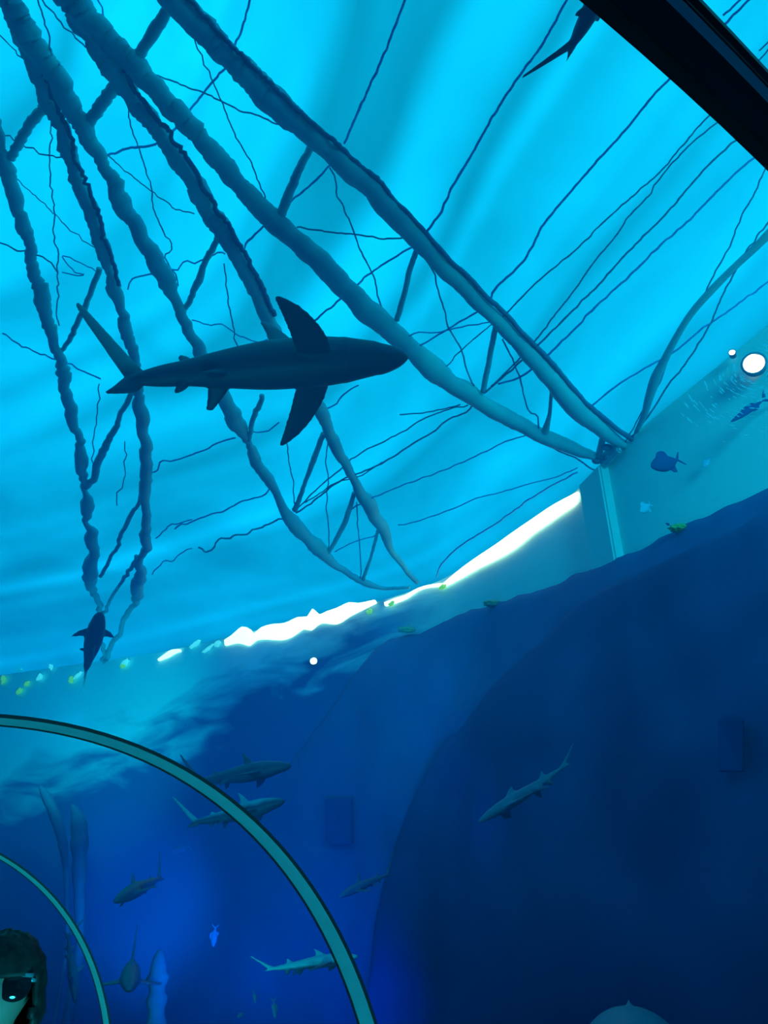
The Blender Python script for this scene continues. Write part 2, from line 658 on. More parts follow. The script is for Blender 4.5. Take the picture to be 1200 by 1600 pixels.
def rib(d, label, paint=None, hw=0.044):  # paint: given only for the near rib, its shade put into the colour
    o = thing('tunnel_rib', label, 'rib', tun(d, 0, 0), 'tunnel ribs')

    def band(name, d0, d1, r0, r1, m):
        bm = bmesh.new()
        rows = []
        pi, po = arch_profile(r0, 72, 0.75), arch_profile(r1, 72, 0.75)
        for (a, z), (a2, z2) in zip(pi, po):
            rows.append([tun(d0, a, z), tun(d1, a, z), tun(d1, a2, z2), tun(d0, a2, z2)])
        V = grid(bm, rows, closed_u=True)
        bm.faces.new(V[0]); bm.faces.new(list(reversed(V[-1])))
        bmesh.ops.recalc_face_normals(bm, faces=bm.faces)
        q = obj(name, bm, m, None, True)
        q.data.set_sharp_from_angle(angle=math.radians(35))
        under(q, o)
    band('arch', d - hw, d + hw, R_T - 0.033, R_T - 0.022, paint or M_RING)
    band('rubber_seal', d - hw - 0.006, d - hw - 0.001, R_T - 0.032, R_T - 0.021, M_SEAL)
    band('rubber_seal', d + hw + 0.001, d + hw + 0.012, R_T - 0.036, R_T - 0.020, M_SEAL)
    if paint:
        band('lit_edge', d - hw + 0.001, d - hw + 0.008, R_T - 0.036, R_T - 0.0335, mat('lit edge tone', (0.12, 0.55, 0.6), 0.4))  # added strip: lit edge of the near rib put into colour
    for s in (1, -1):
        bm = bmesh.new()
        box(bm, tun(d, s * (R_T - 0.04), 0.685), (0.14, 0.10, 0.12), rotT)
        bmesh.ops.bevel(bm, geom=list(bm.edges), offset=0.01, segments=2, affect='EDGES')
        under(obj('foot_plate', bm, M_SEAL, None, False), o)
    return o


rib(0.125, 'thick near-black tunnel rib crossing the upper corner close overhead', mat('unlit rib tone', (0.008, 0.014, 0.022), 0.45), 0.017)  # near rib stands unlit: its shade is put into a near-black colour
rib(2.70, 'slender teal tunnel rib, the larger of the two curved arches')
rib(5.42, 'smaller thin teal tunnel rib beside the person, farther down the tunnel')
l = bpy.data.lights.new('rib_fill_light', 'AREA')  # added fill light for the rib undersides, no fitting modelled
l.shape = 'DISK'; l.size = 0.5; l.energy = 62; l.color = (0.02, 0.75, 0.95)
lo = bpy.data.objects.new('rib_fill_light', l)
lo.location = tun(0.9, 0.1, 0.35)
lo.rotation_euler = (tun(4.6, 0.2, 1.9) - lo.location).to_track_quat('-Z', 'Y').to_euler()
C.objects.link(lo)

l = bpy.data.lights.new('rib_fill_light', 'AREA')  # second added fill, brightens the farther rib
l.shape = 'DISK'; l.size = 0.5; l.energy = 70; l.color = (0.02, 0.8, 0.85)
lo = bpy.data.objects.new('rib_fill_light', l)
lo.location = tun(3.6, 0.1, 0.35)
lo.rotation_euler = (tun(7.0, 0.2, 1.9) - lo.location).to_track_quat('-Z', 'Y').to_euler()
C.objects.link(lo)

# ================================================================== ROOF TRUSSES
def wob(x, y):
    """how strongly the ripples bend what is seen here: more towards the far left"""
    return 0.7 + 3.0 * max(0, min(1, (640 - x) / 600)) + (1.2 if y > 750 and x < 300 else 0)


def member(name, P, m, parent, seed, sides=10, drop=0.4, jit=1.0, shift=(0, 0), wscale=1.0, step=5.0):
    if P[0][1] < 0 and name == 'chord':         # the chord runs on overhead
        d0 = (P[0][0] - P[1][0], P[0][1] - P[1][1])
        q = 260 / math.hypot(*d0)
        P = [(P[0][0] + d0[0] * q, P[0][1] + d0[1] * q, P[0][2] * 1.15)] + P
    S = spline(P, step)
    pts, rad = [], []
    s = 0
    for i, (x, y, w) in enumerate(S):
        if i:
            s += math.hypot(x - S[i - 1][0], y - S[i - 1][1])
        a = 1.45 * wob(x, y) * jit
        t = S[min(i + 1, len(S) - 1)] - S[max(i - 1, 0)]
        L = math.hypot(t[0], t[1]) or 1
        nx, ny = -t[1] / L, t[0] / L
        j = a * (1.1 * noise.noise((s / 26, seed, 0)) + 1.0 * (0.3 - abs(noise.noise((s / 13, seed, 5)))) * 2)
        ww = w * wscale * (1 + 0.12 * min(a, 2) * noise.noise((s / 30, seed, 11)))
        p = at_roof(x + nx * j + shift[0], y + ny * j + shift[1], drop)
        depth = (p - EYE).dot(Vector((0, CP, SP)))
        pts.append(p)
        rad.append(max(0.004, ww * 0.5 * depth / FPX))
    bm = bmesh.new()
    tube(bm, pts, rad, sides)
    return under(obj(name, bm, m), parent)


def truss(label, base, chords, braces, pipes, seed):
    o = thing('roof_truss', label, 'truss', at_roof(*base), 'roof trusses')
    for k, P in enumerate(chords):
        member('chord', P, M_STEEL, o, seed + k)
        if k in pipes:
            a, b, dx, dy, w = pipes[k]
            q = [(x, y, w) for x, y, _w in P[a:b]]
            member('pipe', q, M_STEEL_D, o, seed + k, 8, drop=0.45, shift=(dx, dy), jit=1.1)
    for k, P in enumerate(braces):
        member('brace', P, M_STEEL, o, seed + 20 + k, 8, drop=0.36, jit=0.7)
    return o


AR = [(262, -14, 44), (300, 25, 44), (345, 75, 40), (385, 115, 40), (420, 150, 46), (450, 178, 42), (485, 208, 34), (520, 240, 34), (550, 268, 36), (580, 292, 32), (600, 318, 36), (625, 343, 36),
      (650, 370, 34), (672, 395, 28), (695, 420, 28), (725, 447, 28), (745, 470, 24), (778, 500, 24), (800, 525, 24), (825, 550, 28), (850, 577, 30), (870, 600, 32), (890, 625, 34), (910, 645, 34), (935, 665, 28), (955, 682, 22), (978, 697, 12)]
ALc = [(100, -24, 44), (130, 20, 42), (165, 55, 36), (195, 85, 36), (220, 110, 36), (250, 145, 34), (275, 175, 34), (300, 200, 32), (325, 228, 32), (350, 258, 34), (385, 300, 32), (410, 327, 34), (430, 347, 36),
       (455, 367, 34), (480, 390, 34), (507, 415, 36), (532, 442, 36), (555, 465, 36), (572, 484, 40), (595, 502, 36), (620, 525, 34), (645, 547, 30), (662, 563, 36), (687, 585, 36), (707, 600, 30), (735, 616, 30), (760, 634, 26),
       (790, 651, 26), (820, 667, 24), (850, 682, 24), (875, 692, 24), (900, 702, 20), (930, 713, 13)]
BR = [(92, -14, 30), (140, 50, 34), (160, 80, 38), (185, 115, 38), (203, 145, 32), (228, 180, 30), (250, 208, 26), (275, 242, 30), (295, 270, 32), (312, 300, 32), (328, 332, 34), (347, 357, 32), (365, 387, 28), (380, 415, 26), (395, 442, 26),
      (407, 470, 22), (420, 500, 24), (432, 528, 26), (455, 575, 24), (480, 612, 22), (500, 637, 22), (512, 667, 20), (525, 697, 18), (537, 720, 17), (552, 747, 14), (565, 772, 18), (575, 784, 24), (585, 807, 20), (597, 821, 20), (602, 832, 18),
      (610, 857, 11), (625, 877, 9), (635, 892, 8), (652, 910, 8)]
BL = [(5, -22, 36), (20, 10, 38), (38, 42, 40), (55, 72, 38), (75, 97, 36), (92, 125, 34), (107, 155, 34), (120, 182, 32), (135, 207, 30), (150, 235, 23), (167, 265, 22), (180, 288, 24), (190, 315, 30), (207, 340, 28), (222, 367, 24),
      (235, 392, 28), (250, 417, 30), (262, 437, 28), (270, 460, 20), (280, 480, 18), (290, 502, 18), (300, 525, 18), (313, 550, 20), (332, 585, 22), (347, 613, 25), (356, 630, 26), (366, 652, 26), (377, 672, 22), (387, 692, 11), (395, 708, 16),
      (407, 732, 18), (422, 752, 18), (435, 775, 13), (445, 797, 16), (455, 811, 22), (470, 830, 24), (482, 841, 20), (495, 853, 25), (510, 870, 18), (525, 882, 12), (540, 892, 10), (550, 900, 10), (570, 910, 11), (587, 916, 8), (602, 919, 6), (640, 918, 5)]
CR = [(22, 25, 30), (38, 58, 30), (50, 84, 30), (62, 120, 28), (75, 150, 28), (87, 180, 24), (100, 207, 24), (107, 235, 26), (117, 262, 22), (126, 290, 22), (140, 322, 26), (150, 350, 24), (157, 375, 22), (167, 400, 26), (172, 425, 15),
      (180, 450, 23), (190, 477, 16), (197, 510, 21), (203, 535, 18), (211, 565, 16), (215, 595, 15), (217, 615, 14), (222, 645, 23), (225, 672, 17), (230, 700, 19), (229, 730, 18), (229, 760, 20), (231, 790, 13), (230, 820, 16), (229, 850, 14),
      (222, 875, 12), (221, 895, 16), (217, 920, 20), (210, 945, 9), (201, 957, 8), (193, 975, 8), (184, 998, 8), (166, 1030, 9)]
CL = [(-16, 170, 24), (-6, 200, 22), (5, 238, 20), (12, 265, 22), (20, 290, 24), (24, 308, 26), (31, 332, 18), (40, 353, 25), (47, 375, 18), (50, 407, 18), (57, 435, 20), (65, 460, 25), (72, 487, 21), (80, 512, 20), (87, 540, 16), (95, 565, 16),
      (100, 587, 22), (103, 607, 16), (110, 637, 19), (117, 665, 16), (125, 695, 13), (130, 720, 21), (131, 742, 14), (136, 770, 9), (137, 790, 22), (140, 817, 8), (145, 837, 20), (147, 862, 15), (144, 887, 24), (142, 907, 18), (149, 927, 10), (157, 952, 8), (160, 985, 7), (162, 1035, 6)]

tA = truss('thick wavy roof truss nearest the beam, reaching the wall above the pilaster', (945, 706), [AR, ALc],
           [[(268, 8, 18), (242, 50, 19), (212, 94, 18)], [(490, 222, 11), (468, 265, 13), (455, 295, 15), (440, 335, 15)], [(655, 382, 10), (641, 420, 9), (632, 460, 9), (620, 500, 9)],
            [(775, 510, 9), (765, 560, 9), (755, 612, 9)], [(863, 602, 5), (858, 650, 7), (850, 680, 15)], [(945, 676, 11), (940, 695, 11), (935, 713, 10)]],
           {0: (0, 27, 13, -9, 8)}, 1)
tB = truss('middle wavy roof truss passing behind the large shark', (645, 913), [BR, BL],
           [[(184, 128, 18), (160, 162, 19), (138, 198, 17)], [(340, 372, 9), (318, 418, 11), (306, 452, 10), (288, 484, 9)], [(410, 618, 8), (397, 652, 9), (388, 690, 7)],
            [(506, 678, 9), (490, 720, 9), (476, 758, 7), (461, 797, 9)], [(554, 770, 7), (538, 820, 9), (512, 866, 6)], [(591, 828, 5), (580, 870, 5), (567, 906, 6)]],
           {0: (3, 17, 9, -7, 8)}, 31)
tC = truss('farthest wavy roof truss, nearly upright, ending beside the small dark shark', (165, 1000), [CR, CL],
           [[(68, 168, 15), (42, 203, 16), (16, 247, 14)], [(157, 420, 9), (140, 465, 9), (115, 520, 8), (98, 550, 8)], [(208, 612, 8), (185, 660, 9), (160, 710, 12), (139, 764, 10)],
            [(222, 775, 7), (200, 820, 7), (180, 860, 6), (160, 902, 6)], [(215, 870, 7), (195, 902, 6), (176, 935, 5), (162, 958, 5)]],
           {0: (3, 16, 8, -5, 7)}, 61)

# bearing of the nearest truss on the wall head
bm = bmesh.new()
pc = at_roof(953, 708, 0.05)
box(bm, pc + Vector((0, 0, 0.0)), (0.34, 0.06, 0.20), Matrix.Rotation(ang, 3, 'Z'))
bmesh.ops.bevel(bm, geom=list(bm.edges), offset=0.015, segments=2, affect='EDGES')
under(obj('bearing_plate', bm, M_STEEL, None, False), tA)
for q in ((953, 706), (956, 722), (938, 727)):
    bm = bmesh.new()
    bmesh.ops.create_uvsphere(bm, u_segments=12, v_segments=8, radius=0.045)
    bmesh.ops.transform(bm, matrix=Matrix.Translation(at_roof(*q, 0.05) - NU.to_3d() * 0.10) @ Matrix.Diagonal((1.2, 0.8, 0.8, 1)), verts=bm.verts)
    under(obj('bolt', bm, M_STEEL_D), tA)

# ================================================================== CABLES
CAB = [
 ('blue cable dropping from the top of the roof onto the thickest truss', 5, 'b', [(636, -8), (600, 85), (575, 140), (538, 224)]),
 ('blue cable crossing the bright roof beside the forked shark tail', 5, 'b', [(890, -8), (850, 65), (825, 100), (790, 150), (760, 200), (735, 245), (705, 295), (690, 330), (668, 360)]),
 ('blue cable ending under the black rib, first below the forked shark tail', 4.5, 'b', [(1060, 110), (1020, 150), (980, 200), (930, 255), (900, 290), (850, 350), (820, 405), (775, 450), (766, 470)]),
 ('thin cable forking from its twin below the black rib and reaching the truss', 3, 'd', [(1120, 167), (1090, 200), (1060, 235), (1030, 270), (990, 305), (940, 350), (900, 390), (840, 440), (784, 497)]),
 ('thin cable twin that bends away below the fork under the black rib', 3, 'd', [(1136, 179), (1085, 220), (1055, 250), (1030, 280), (1010, 310), (985, 335), (965, 365), (940, 395), (922, 418), (900, 450), (865, 495), (830, 540), (800, 572), (768, 604)]),
 ('dark thin straight cable from the black rib down through the nearest truss', 3.6, 'd', [(1166, 204), (1110, 255), (1070, 300), (1040, 335), (1005, 370), (975, 400), (940, 440), (900, 480), (845, 535), (800, 577), (757, 614)]),
 ('pale blue cable parallel to the dark straight one, nearer the wall', 4, 'b', [(1196, 232), (1150, 270), (1110, 310), (1065, 355), (1035, 380), (990, 425), (930, 480), (900, 512), (850, 560), (815, 588), (778, 600)]),
 ('thin cable meeting the thick stay from its roof side', 3, 'd', [(1206, 240), (1180, 300), (1160, 335), (1140, 385), (1115, 430), (1100, 462)]),
 ('thin dark cable hugging the wall side of the thick stay', 3.2, 'd', [(1206, 340), (1165, 395), (1130, 460), (1105, 515), (1070, 570), (1045, 600), (1020, 640), (988, 682)]),
 ('hair-thin cable tight beside the foot of the thick stay', 2.2, 'd', [(1068, 512), (1045, 560), (1030, 600), (1005, 640), (978, 690)]),
 ('pale cable crossing under the thick stay towards the nearest truss', 3.4, 'b', [(1206, 436), (1160, 470), (1110, 505), (1095, 515), (1060, 545), (1035, 560), (1000, 580), (960, 605), (922, 637)]),
 ('short blue cable in the gap beyond the black rib', 4, 'b', [(1165, -8), (1130, 24)]),
 ('short dark cable at the outer corner beyond the black rib', 3, 'd', [(1208, 58), (1186, 80)]),
 ('thick blue cable looping behind the thickest truss towards its twin chord', 4.5, 'b', [(391, -6), (380, 40), (366, 75), (360, 98), (330, 130), (300, 168), (270, 203), (240, 226), (200, 231), (180, 240), (160, 245)]),
 ('hair-thin dark cable crossing the gap between the thickest truss chords', 2.6, 'd', [(280, 18), (300, 55), (320, 100), (345, 155), (352, 175), (370, 215), (395, 260), (408, 295), (415, 312)]),
 ('kinked cable crossing the gap under the thickest truss', 3, 'd', [(240, 117), (265, 125), (290, 135), (330, 150), (380, 175), (400, 179), (425, 190), (452, 200)]),
 ('thin cable hanging down beside the top of the middle truss', 3, 'd', [(57, -5), (78, 60), (77, 80), (95, 105), (102, 132)]),
 ('curling thin cable between the tops of the two left trusses', 3, 'd', [(63, -5), (95, 35), (120, 60), (138, 76)]),
 ('short hooked cable at the head of the thickest truss', 3, 'b', [(150, -5), (163, 25), (165, 42)]),
 ('faint cable slanting into the upper part of the farthest truss', 2.2, 'd', [(-4, 52), (30, 85), (56, 122)]),
 ('long wavering cable hanging between the chords of the farthest truss', 2.6, 'd', [(78, 168), (80, 200), (78, 240), (80, 300), (86, 330), (83, 370), (92, 395), (88, 420), (92, 450), (88, 482), (92, 510)]),
 ('short level cable between the chords of the farthest truss', 2.6, 'd', [(8, 212), (40, 228), (70, 242), (102, 245)]),
 ('zigzag hanging cable between the middle truss chords', 2.6, 'd', [(200, 158), (205, 200), (220, 240), (235, 290), (240, 325), (250, 350), (270, 390), (257, 396), (261, 410), (275, 430), (278, 447)]),
 ('faint slanting cable crossing the zigzag one', 2.2, 'd', [(168, 242), (200, 270), (235, 298), (260, 315), (275, 326), (302, 334)]),
 ('faint slanting cable in front of the farthest truss gap', 2.0, 'd', [(23, 278), (60, 310), (100, 350), (130, 375), (152, 389)]),
 ('level cable leaving the far edge through the farthest truss', 2.8, 'd', [(-4, 378), (25, 390), (38, 394), (60, 399), (80, 411), (90, 426)]),
 ('squiggling pale cable folded in a hairpin beside the farthest truss', 2.2, 'b', [(150, 424), (125, 410), (104, 400), (98, 404), (112, 420), (130, 430), (122, 431), (100, 426)]),
 ('stepped cable joining the middle truss to the farthest one', 3, 'b', [(352, 397), (340, 395), (320, 405), (300, 410), (286, 410), (278, 422), (262, 420), (235, 429), (206, 436), (200, 451)]),
 ('cable running behind the lower chord of the thickest truss', 4, 'b', [(516, 258), (495, 280), (467, 304), (440, 328), (415, 350), (380, 386)]),
 ('thin sagging cable ahead of the big shark snout, inside the thickest truss', 3, 'd', [(515, 262), (525, 280), (525, 300), (535, 320), (550, 355), (565, 395), (583, 430), (590, 460), (597, 482)]),
 ('nearly level cable across the thickest truss gap', 3, 'd', [(464, 355), (490, 359), (520, 363), (555, 366), (600, 373), (636, 371)]),
 ('blue cable passing behind the lower chord above the big shark fin', 3.6, 'b', [(647, 383), (620, 400), (600, 412), (575, 430), (555, 448), (532, 468), (510, 485), (480, 512)]),
 ('sagging cable in the second bay of the thickest truss', 3, 'd', [(667, 408), (680, 430), (683, 450), (695, 485), (700, 510), (720, 545), (730, 580), (741, 603)]),
 ('blue cable in the second truss bay, ending at the shark snout', 3.2, 'b', [(748, 486), (715, 505), (690, 520), (654, 542)]),
 ('flat thin cable above the one ending at the shark snout', 2.6, 'b', [(766, 503), (710, 513), (680, 520), (655, 519), (640, 525)]),
 ('thin cable slanting through the third truss bay', 2.2, 'd', [(771, 505), (740, 530), (720, 548), (698, 572)]),
 ('kinked thin cable in the last bay before the wall', 3, 'd', [(785, 530), (800, 560), (808, 580), (815, 600), (825, 640), (840, 652), (842, 677)]),
 ('dark cable from the lower chord across to the middle truss joint', 3.2, 'd', [(739, 632), (728, 645), (700, 655), (680, 673), (650, 690), (620, 710), (600, 722), (560, 740), (530, 752), (500, 775), (463, 802)]),
 ('thin cable just above the one that reaches the middle truss joint', 2.6, 'd', [(731, 633), (700, 640), (660, 655), (640, 668), (600, 690), (575, 701), (550, 718), (530, 735), (505, 755), (463, 796)]),
 ('short looping cable under the lower chord', 2.6, 'd', [(719, 632), (690, 640), (660, 645), (625, 648)]),
 ('faint long cable across the banded roof, upper of four', 2.6, 'b', [(822, 680), (790, 690), (760, 705), (700, 732), (660, 747), (600, 770), (540, 800)]),
 ('faint long cable across the banded roof, second of four', 2.4, 'b', [(902, 731), (870, 745), (830, 755), (780, 770), (740, 780), (720, 790), (680, 805), (640, 818), (622, 820)]),
 ('long cable curving down to the white strip window', 3, 'b', [(902, 738), (860, 760), (820, 785), (780, 815), (750, 833), (710, 860), (688, 885), (682, 902)]),
 ('dark short cable under the thickest truss end, above the pilaster', 3, 'd', [(865, 700), (880, 708), (900, 716), (918, 728), (930, 736)]),
 ('dark kinked cable trailing from the middle truss joint', 3.4, 'd', [(442, 811), (420, 818), (390, 832), (365, 838), (341, 843), (335, 855), (325, 862), (308, 856)]),
 ('wavy cable above the one trailing from the middle truss joint', 3, 'b', [(427, 758), (410, 775), (380, 782), (366, 790), (345, 800), (325, 805), (300, 815), (272, 826)]),
 ('stepped wavy cable left of the middle truss below the big shark', 3, 'b', [(368, 684), (345, 690), (320, 703), (300, 710), (280, 717), (268, 720), (250, 722), (246, 735), (237, 736)]),
 ('short wavy cable under the big shark pectoral fin', 2.8, 'b', [(436, 660), (420, 672), (405, 675), (396, 675)]),
 ('hair-thin hanging cable at the middle truss joint', 2.2, 'd', [(448, 692), (451, 720), (457, 745), (459, 770), (461, 788)]),
 ('hair-thin hanging cable in the fourth bay of the middle truss', 2.2, 'd', [(512, 690), (509, 720), (513, 750), (510, 790), (514, 830), (512, 866)]),
 ('hair-thin hanging cable in the last bay of the middle truss', 2.2, 'd', [(557, 785), (560, 830), (563, 870), (564, 903)]),
 ('thin vertical cable in the lower bay of the farthest truss', 2.2, 'd', [(155, 600), (153, 640), (148, 670), (145, 710), (148, 737)]),
 ('faint crooked cable near the foot of the farthest truss', 2.0, 'd', [(195, 690), (195, 740), (191, 762), (182, 770), (183, 790)]),
 ('hair-thin hanging cable over the big shark back', 2.6, 'd', [(350, 412), (357, 470), (365, 515), (372, 548)]),
 ('faint sagging cable just over the big shark back', 2.4, 'b', [(300, 500), (330, 508), (345, 506), (375, 525), (405, 535), (418, 530)]),
 ('cable reaching from the far edge to the big shark tail', 3, 'b', [(4, 521), (35, 540), (80, 560), (105, 568), (130, 580), (157, 592)]),
 ('cable below the big shark belly, beside its far pectoral fin', 3, 'b', [(560, 602), (540, 613), (526, 630), (508, 640)]),
 ('faint wavy cable low on the roof right of the farthest truss', 2.4, 'b', [(300, 812), (270, 820), (254, 832), (243, 842)]),
 ('lowest faint wavy cable right of the farthest truss', 2.2, 'b', [(300, 857), (280, 866), (272, 874), (255, 880), (236, 896)]),
 ('thin cable in the fifth bay from the joint towards the wall truss', 2.4, 'd', [(597, 722), (560, 745), (530, 752), (505, 767), (478, 785)]),
 ('faint wavy cable under the lower bays of the middle truss', 2.2, 'b', [(600, 830), (575, 840), (550, 848), (524, 862)]),
]
for k, (lab, w, c, P) in enumerate(CAB):
    if P[0][1] < 0 or P[0][0] < 0 or P[0][0] > 1195 or (P[0][0] > 1040 and P[0][1] < 260):     # runs on past the frame and the rib
        (xa, ya), (xb, yb) = P[0], P[1]
        q = 240 / math.hypot(xa - xb, ya - yb)
        P = [(xa + (xa - xb) * q, ya + (ya - yb) * q)] + P
    S = spline(P, 6)
    pts, rad, s = [], [], 0
    for i, (x, y) in enumerate(S):
        if i:
            s += math.hypot(x - S[i - 1][0], y - S[i - 1][1])
        a = 1.2 + 1.2 * wob(x, y)
        p = at_roof(x + a * noise.noise((s / 14, k, 2)), y + a * noise.noise((s / 14, k, 7)), 0.16 + 0.028 * (k * 5 % 9))
        pts.append(p)
        rad.append(w * 0.43 * (1 + 0.25 * noise.noise((s / 20, k, 4))) * (p - EYE).dot(Vector((0, CP, SP))) / FPX)
    bm = bmesh.new()
    tube(bm, pts, rad, 6)
    tag(obj('cable', bm, M_CABLE_B if c == 'b' else M_CABLE), lab, 'cable', 'cables under the roof')

# thick stay
bm = bmesh.new()
S = spline([(1420, 190, 16), (1300, 282, 15), (1216, 352, 15), (1180, 387, 12), (1150, 415, 11), (1115, 450, 12), (1080, 490, 11), (1055, 530, 11), (1037, 565, 13), (1024, 592, 17), (1014, 622, 14), (1006, 650, 10), (994, 675, 7)], 6)
pts = [at_roof(x, y, 0.34) for x, y, w in S]
tube(bm, pts, [w * .5 * (p - EYE).dot(Vector((0, CP, SP))) / FPX for (x, y, w), p in zip(S, pts)], 8)
tag(obj('stay', bm, M_STEEL), 'thick curved steel stay beside the wall end of the roof', 'stay')

# ================================================================== STRIP WINDOWS AND LAMPS
def on_eaves(px, py, off):
    a, b = at_wall(px, py, off), at_roof(px, py, 0.0)
    r = ray(px, py)
    lo_, hi_ = 0.5, 40.0        # underside of the roof sheeting
    for _ in range(45):
        m = (lo_ + hi_) / 2
        p = EYE + r * m
        if p.z > WATER_Z - 0.05 + 0.36 * (inset(p.x, p.y) + 0.3) - 0.05:
            hi_ = m
        else:
            lo_ = m
    c = EYE + r * lo_
    return a if (a - EYE).length < (c - EYE).length else c


def strip(px_top, px_bot, off, m, name):
    """a glazed strip: two rows of points on the wall head, given real thickness"""
    a = spline(px_top, 6)
    b = spline(px_bot, 6)
    n = max(len(a), len(b))
    ia = np.linspace(0, len(a) - 1, n)
    ib = np.linspace(0, len(b) - 1, n)
    A_ = [(np.interp(i, range(len(a)), a[:, 0]), np.interp(i, range(len(a)), a[:, 1])) for i in ia]
    B_ = [(np.interp(i, range(len(b)), b[:, 0]), np.interp(i, range(len(b)), b[:, 1])) for i in ib]
    bm = bmesh.new()
    rows = []
    for p, q in zip(A_, B_):
        f0, f1 = on_eaves(p[0], p[1], off), on_eaves(q[0], q[1], off)
        dv = NU.to_3d() * 0.04
        rows.append([f0, f1, f1 + dv, f0 + dv])
    V = grid(bm, rows, closed_u=True)
    bm.faces.new(V[0]); bm.faces.new(list(reversed(V[-1])))
    bmesh.ops.recalc_face_normals(bm, faces=bm.faces)
    return obj(name, bm, m)


s1 = strip([(690, 913), (720, 888), (745, 870), (775, 850), (800, 832), (835, 808), (865, 788), (903, 768)],
           [(690, 917), (712, 906), (745, 887), (775, 872), (802, 856), (830, 833), (860, 812), (899, 785)], 0.06, M_WHITE, 'strip_window')
tag(s1, 'brightest solid white strip window on the waterline left of the pilaster', 'window', 'strip windows at the waterline')
s2 = strip([(350, 1000), (362, 992), (378, 979), (390, 983), (396, 990), (408, 980), (425, 975), (445, 973), (465, 964), (480, 963), (488, 951), (498, 960), (510, 955), (525, 950), (545, 941), (560, 942), (585, 937)],
           [(351, 1008), (370, 1004), (388, 1008), (398, 1000), (412, 998), (440, 999), (458, 992), (472, 982), (484, 984), (500, 973), (525, 974), (545, 962), (565, 952), (587, 941)], 0.05, M_WHITE, 'strip_window')
tag(s2, 'wavy white strip window broken by ripples left of the middle truss foot', 'window', 'strip windows at the waterline')
s3 = strip([(246, 1030), (258, 1021), (268, 1015), (280, 1014)], [(247, 1032), (262, 1026), (272, 1020), (281, 1017)], 0.05, M_WHITE, 'strip_window')
tag(s3, 'short white sliver of strip window beside the small dark shark', 'window', 'strip windows at the waterline')
s4 = strip([(600, 941), (618, 934), (634, 929), (650, 920), (668, 914), (690, 911)], [(601, 946), (618, 941), (634, 934), (650, 923), (668, 917), (690, 915)], 0.055, M_WHITE, 'strip_window')
tag(s4, 'hair-thin broken white strip window at the middle truss foot', 'window', 'strip windows at the waterline')
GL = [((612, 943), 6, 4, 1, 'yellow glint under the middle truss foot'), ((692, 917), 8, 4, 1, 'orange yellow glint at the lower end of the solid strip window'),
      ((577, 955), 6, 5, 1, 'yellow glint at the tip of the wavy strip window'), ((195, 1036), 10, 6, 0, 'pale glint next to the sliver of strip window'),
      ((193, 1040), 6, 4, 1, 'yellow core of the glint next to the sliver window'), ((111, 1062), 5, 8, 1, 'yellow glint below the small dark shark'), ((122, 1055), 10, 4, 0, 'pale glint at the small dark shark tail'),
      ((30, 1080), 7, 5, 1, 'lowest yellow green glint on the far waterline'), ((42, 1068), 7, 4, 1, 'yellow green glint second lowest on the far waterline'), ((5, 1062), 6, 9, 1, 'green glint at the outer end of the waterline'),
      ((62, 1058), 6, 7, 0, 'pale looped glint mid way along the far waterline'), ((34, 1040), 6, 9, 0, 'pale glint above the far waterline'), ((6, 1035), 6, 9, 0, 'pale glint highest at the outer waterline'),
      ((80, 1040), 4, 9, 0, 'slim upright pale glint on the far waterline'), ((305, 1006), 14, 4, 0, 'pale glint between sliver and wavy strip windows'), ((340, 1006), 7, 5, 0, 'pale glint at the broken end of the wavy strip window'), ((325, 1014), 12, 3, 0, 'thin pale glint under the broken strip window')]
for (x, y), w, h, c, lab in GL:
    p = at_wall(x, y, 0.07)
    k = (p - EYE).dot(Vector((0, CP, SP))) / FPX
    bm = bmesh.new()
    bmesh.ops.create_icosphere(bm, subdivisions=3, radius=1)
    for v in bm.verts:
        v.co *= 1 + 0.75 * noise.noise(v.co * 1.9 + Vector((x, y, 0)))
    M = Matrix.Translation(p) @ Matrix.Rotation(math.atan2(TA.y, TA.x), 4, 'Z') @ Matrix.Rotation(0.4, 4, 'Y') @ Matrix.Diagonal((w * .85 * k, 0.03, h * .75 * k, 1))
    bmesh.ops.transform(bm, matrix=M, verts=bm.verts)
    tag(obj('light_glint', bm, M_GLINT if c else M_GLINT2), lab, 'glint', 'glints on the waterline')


def wall_lamp(px, py, r, label, off=0.16, energy=0, color=(1, 1, 1)):
    p = at_wall(px, py, off)
    o = thing('underwater_lamp', label, 'lamp', p, 'underwater wall lamps')
    look = (EYE - p)
    look.z *= 0.4
    look.normalize()
    rot = look.to_track_quat('Z', 'Y').to_matrix().to_4x4()
    bm = bmesh.new()
    prof = [(r * 0.6, -0.10), (r * 1.1, -0.08), (r * 1.2, -0.02), (r * 1.25, 0.0), (r * 1.02, 0.012), (r * 1.0, 0.0)]
    grid(bm, [[rot @ Vector((a * math.cos(t * math.pi / 12), a * math.sin(t * math.pi / 12), z)) for t in range(24)] for a, z in prof], closed_u=True)
    obj('housing', bm, M_HOUSE, o)
    bm = bmesh.new()
    bmesh.ops.create_uvsphere(bm, u_segments=24, v_segments=12, radius=1)
    for v in bm.verts:
        v.co *= 1 + 0.18 * noise.noise(v.co * 1.3 + Vector((px, 0, 0)))
    bmesh.ops.transform(bm, matrix=rot @ Matrix.Diagonal((r, r, r * .35, 1)), verts=bm.verts)
    obj('lens', bm, M_WHITE2, o)
    return o


wall_lamp(1178, 568, 0.08, 'glaring white underwater lamp high on the pale wall')
wall_lamp(1144, 551, 0.025, 'tiny bright lamp beside the glaring one')
wall_lamp(490, 1033, 0.05, 'small twinkling lamp in the dark wall under the wavy strip window', 0.35)

# curved scratches in the acrylic where the lamp catches them
bm = bmesh.new()
rnd = random.Random(3)


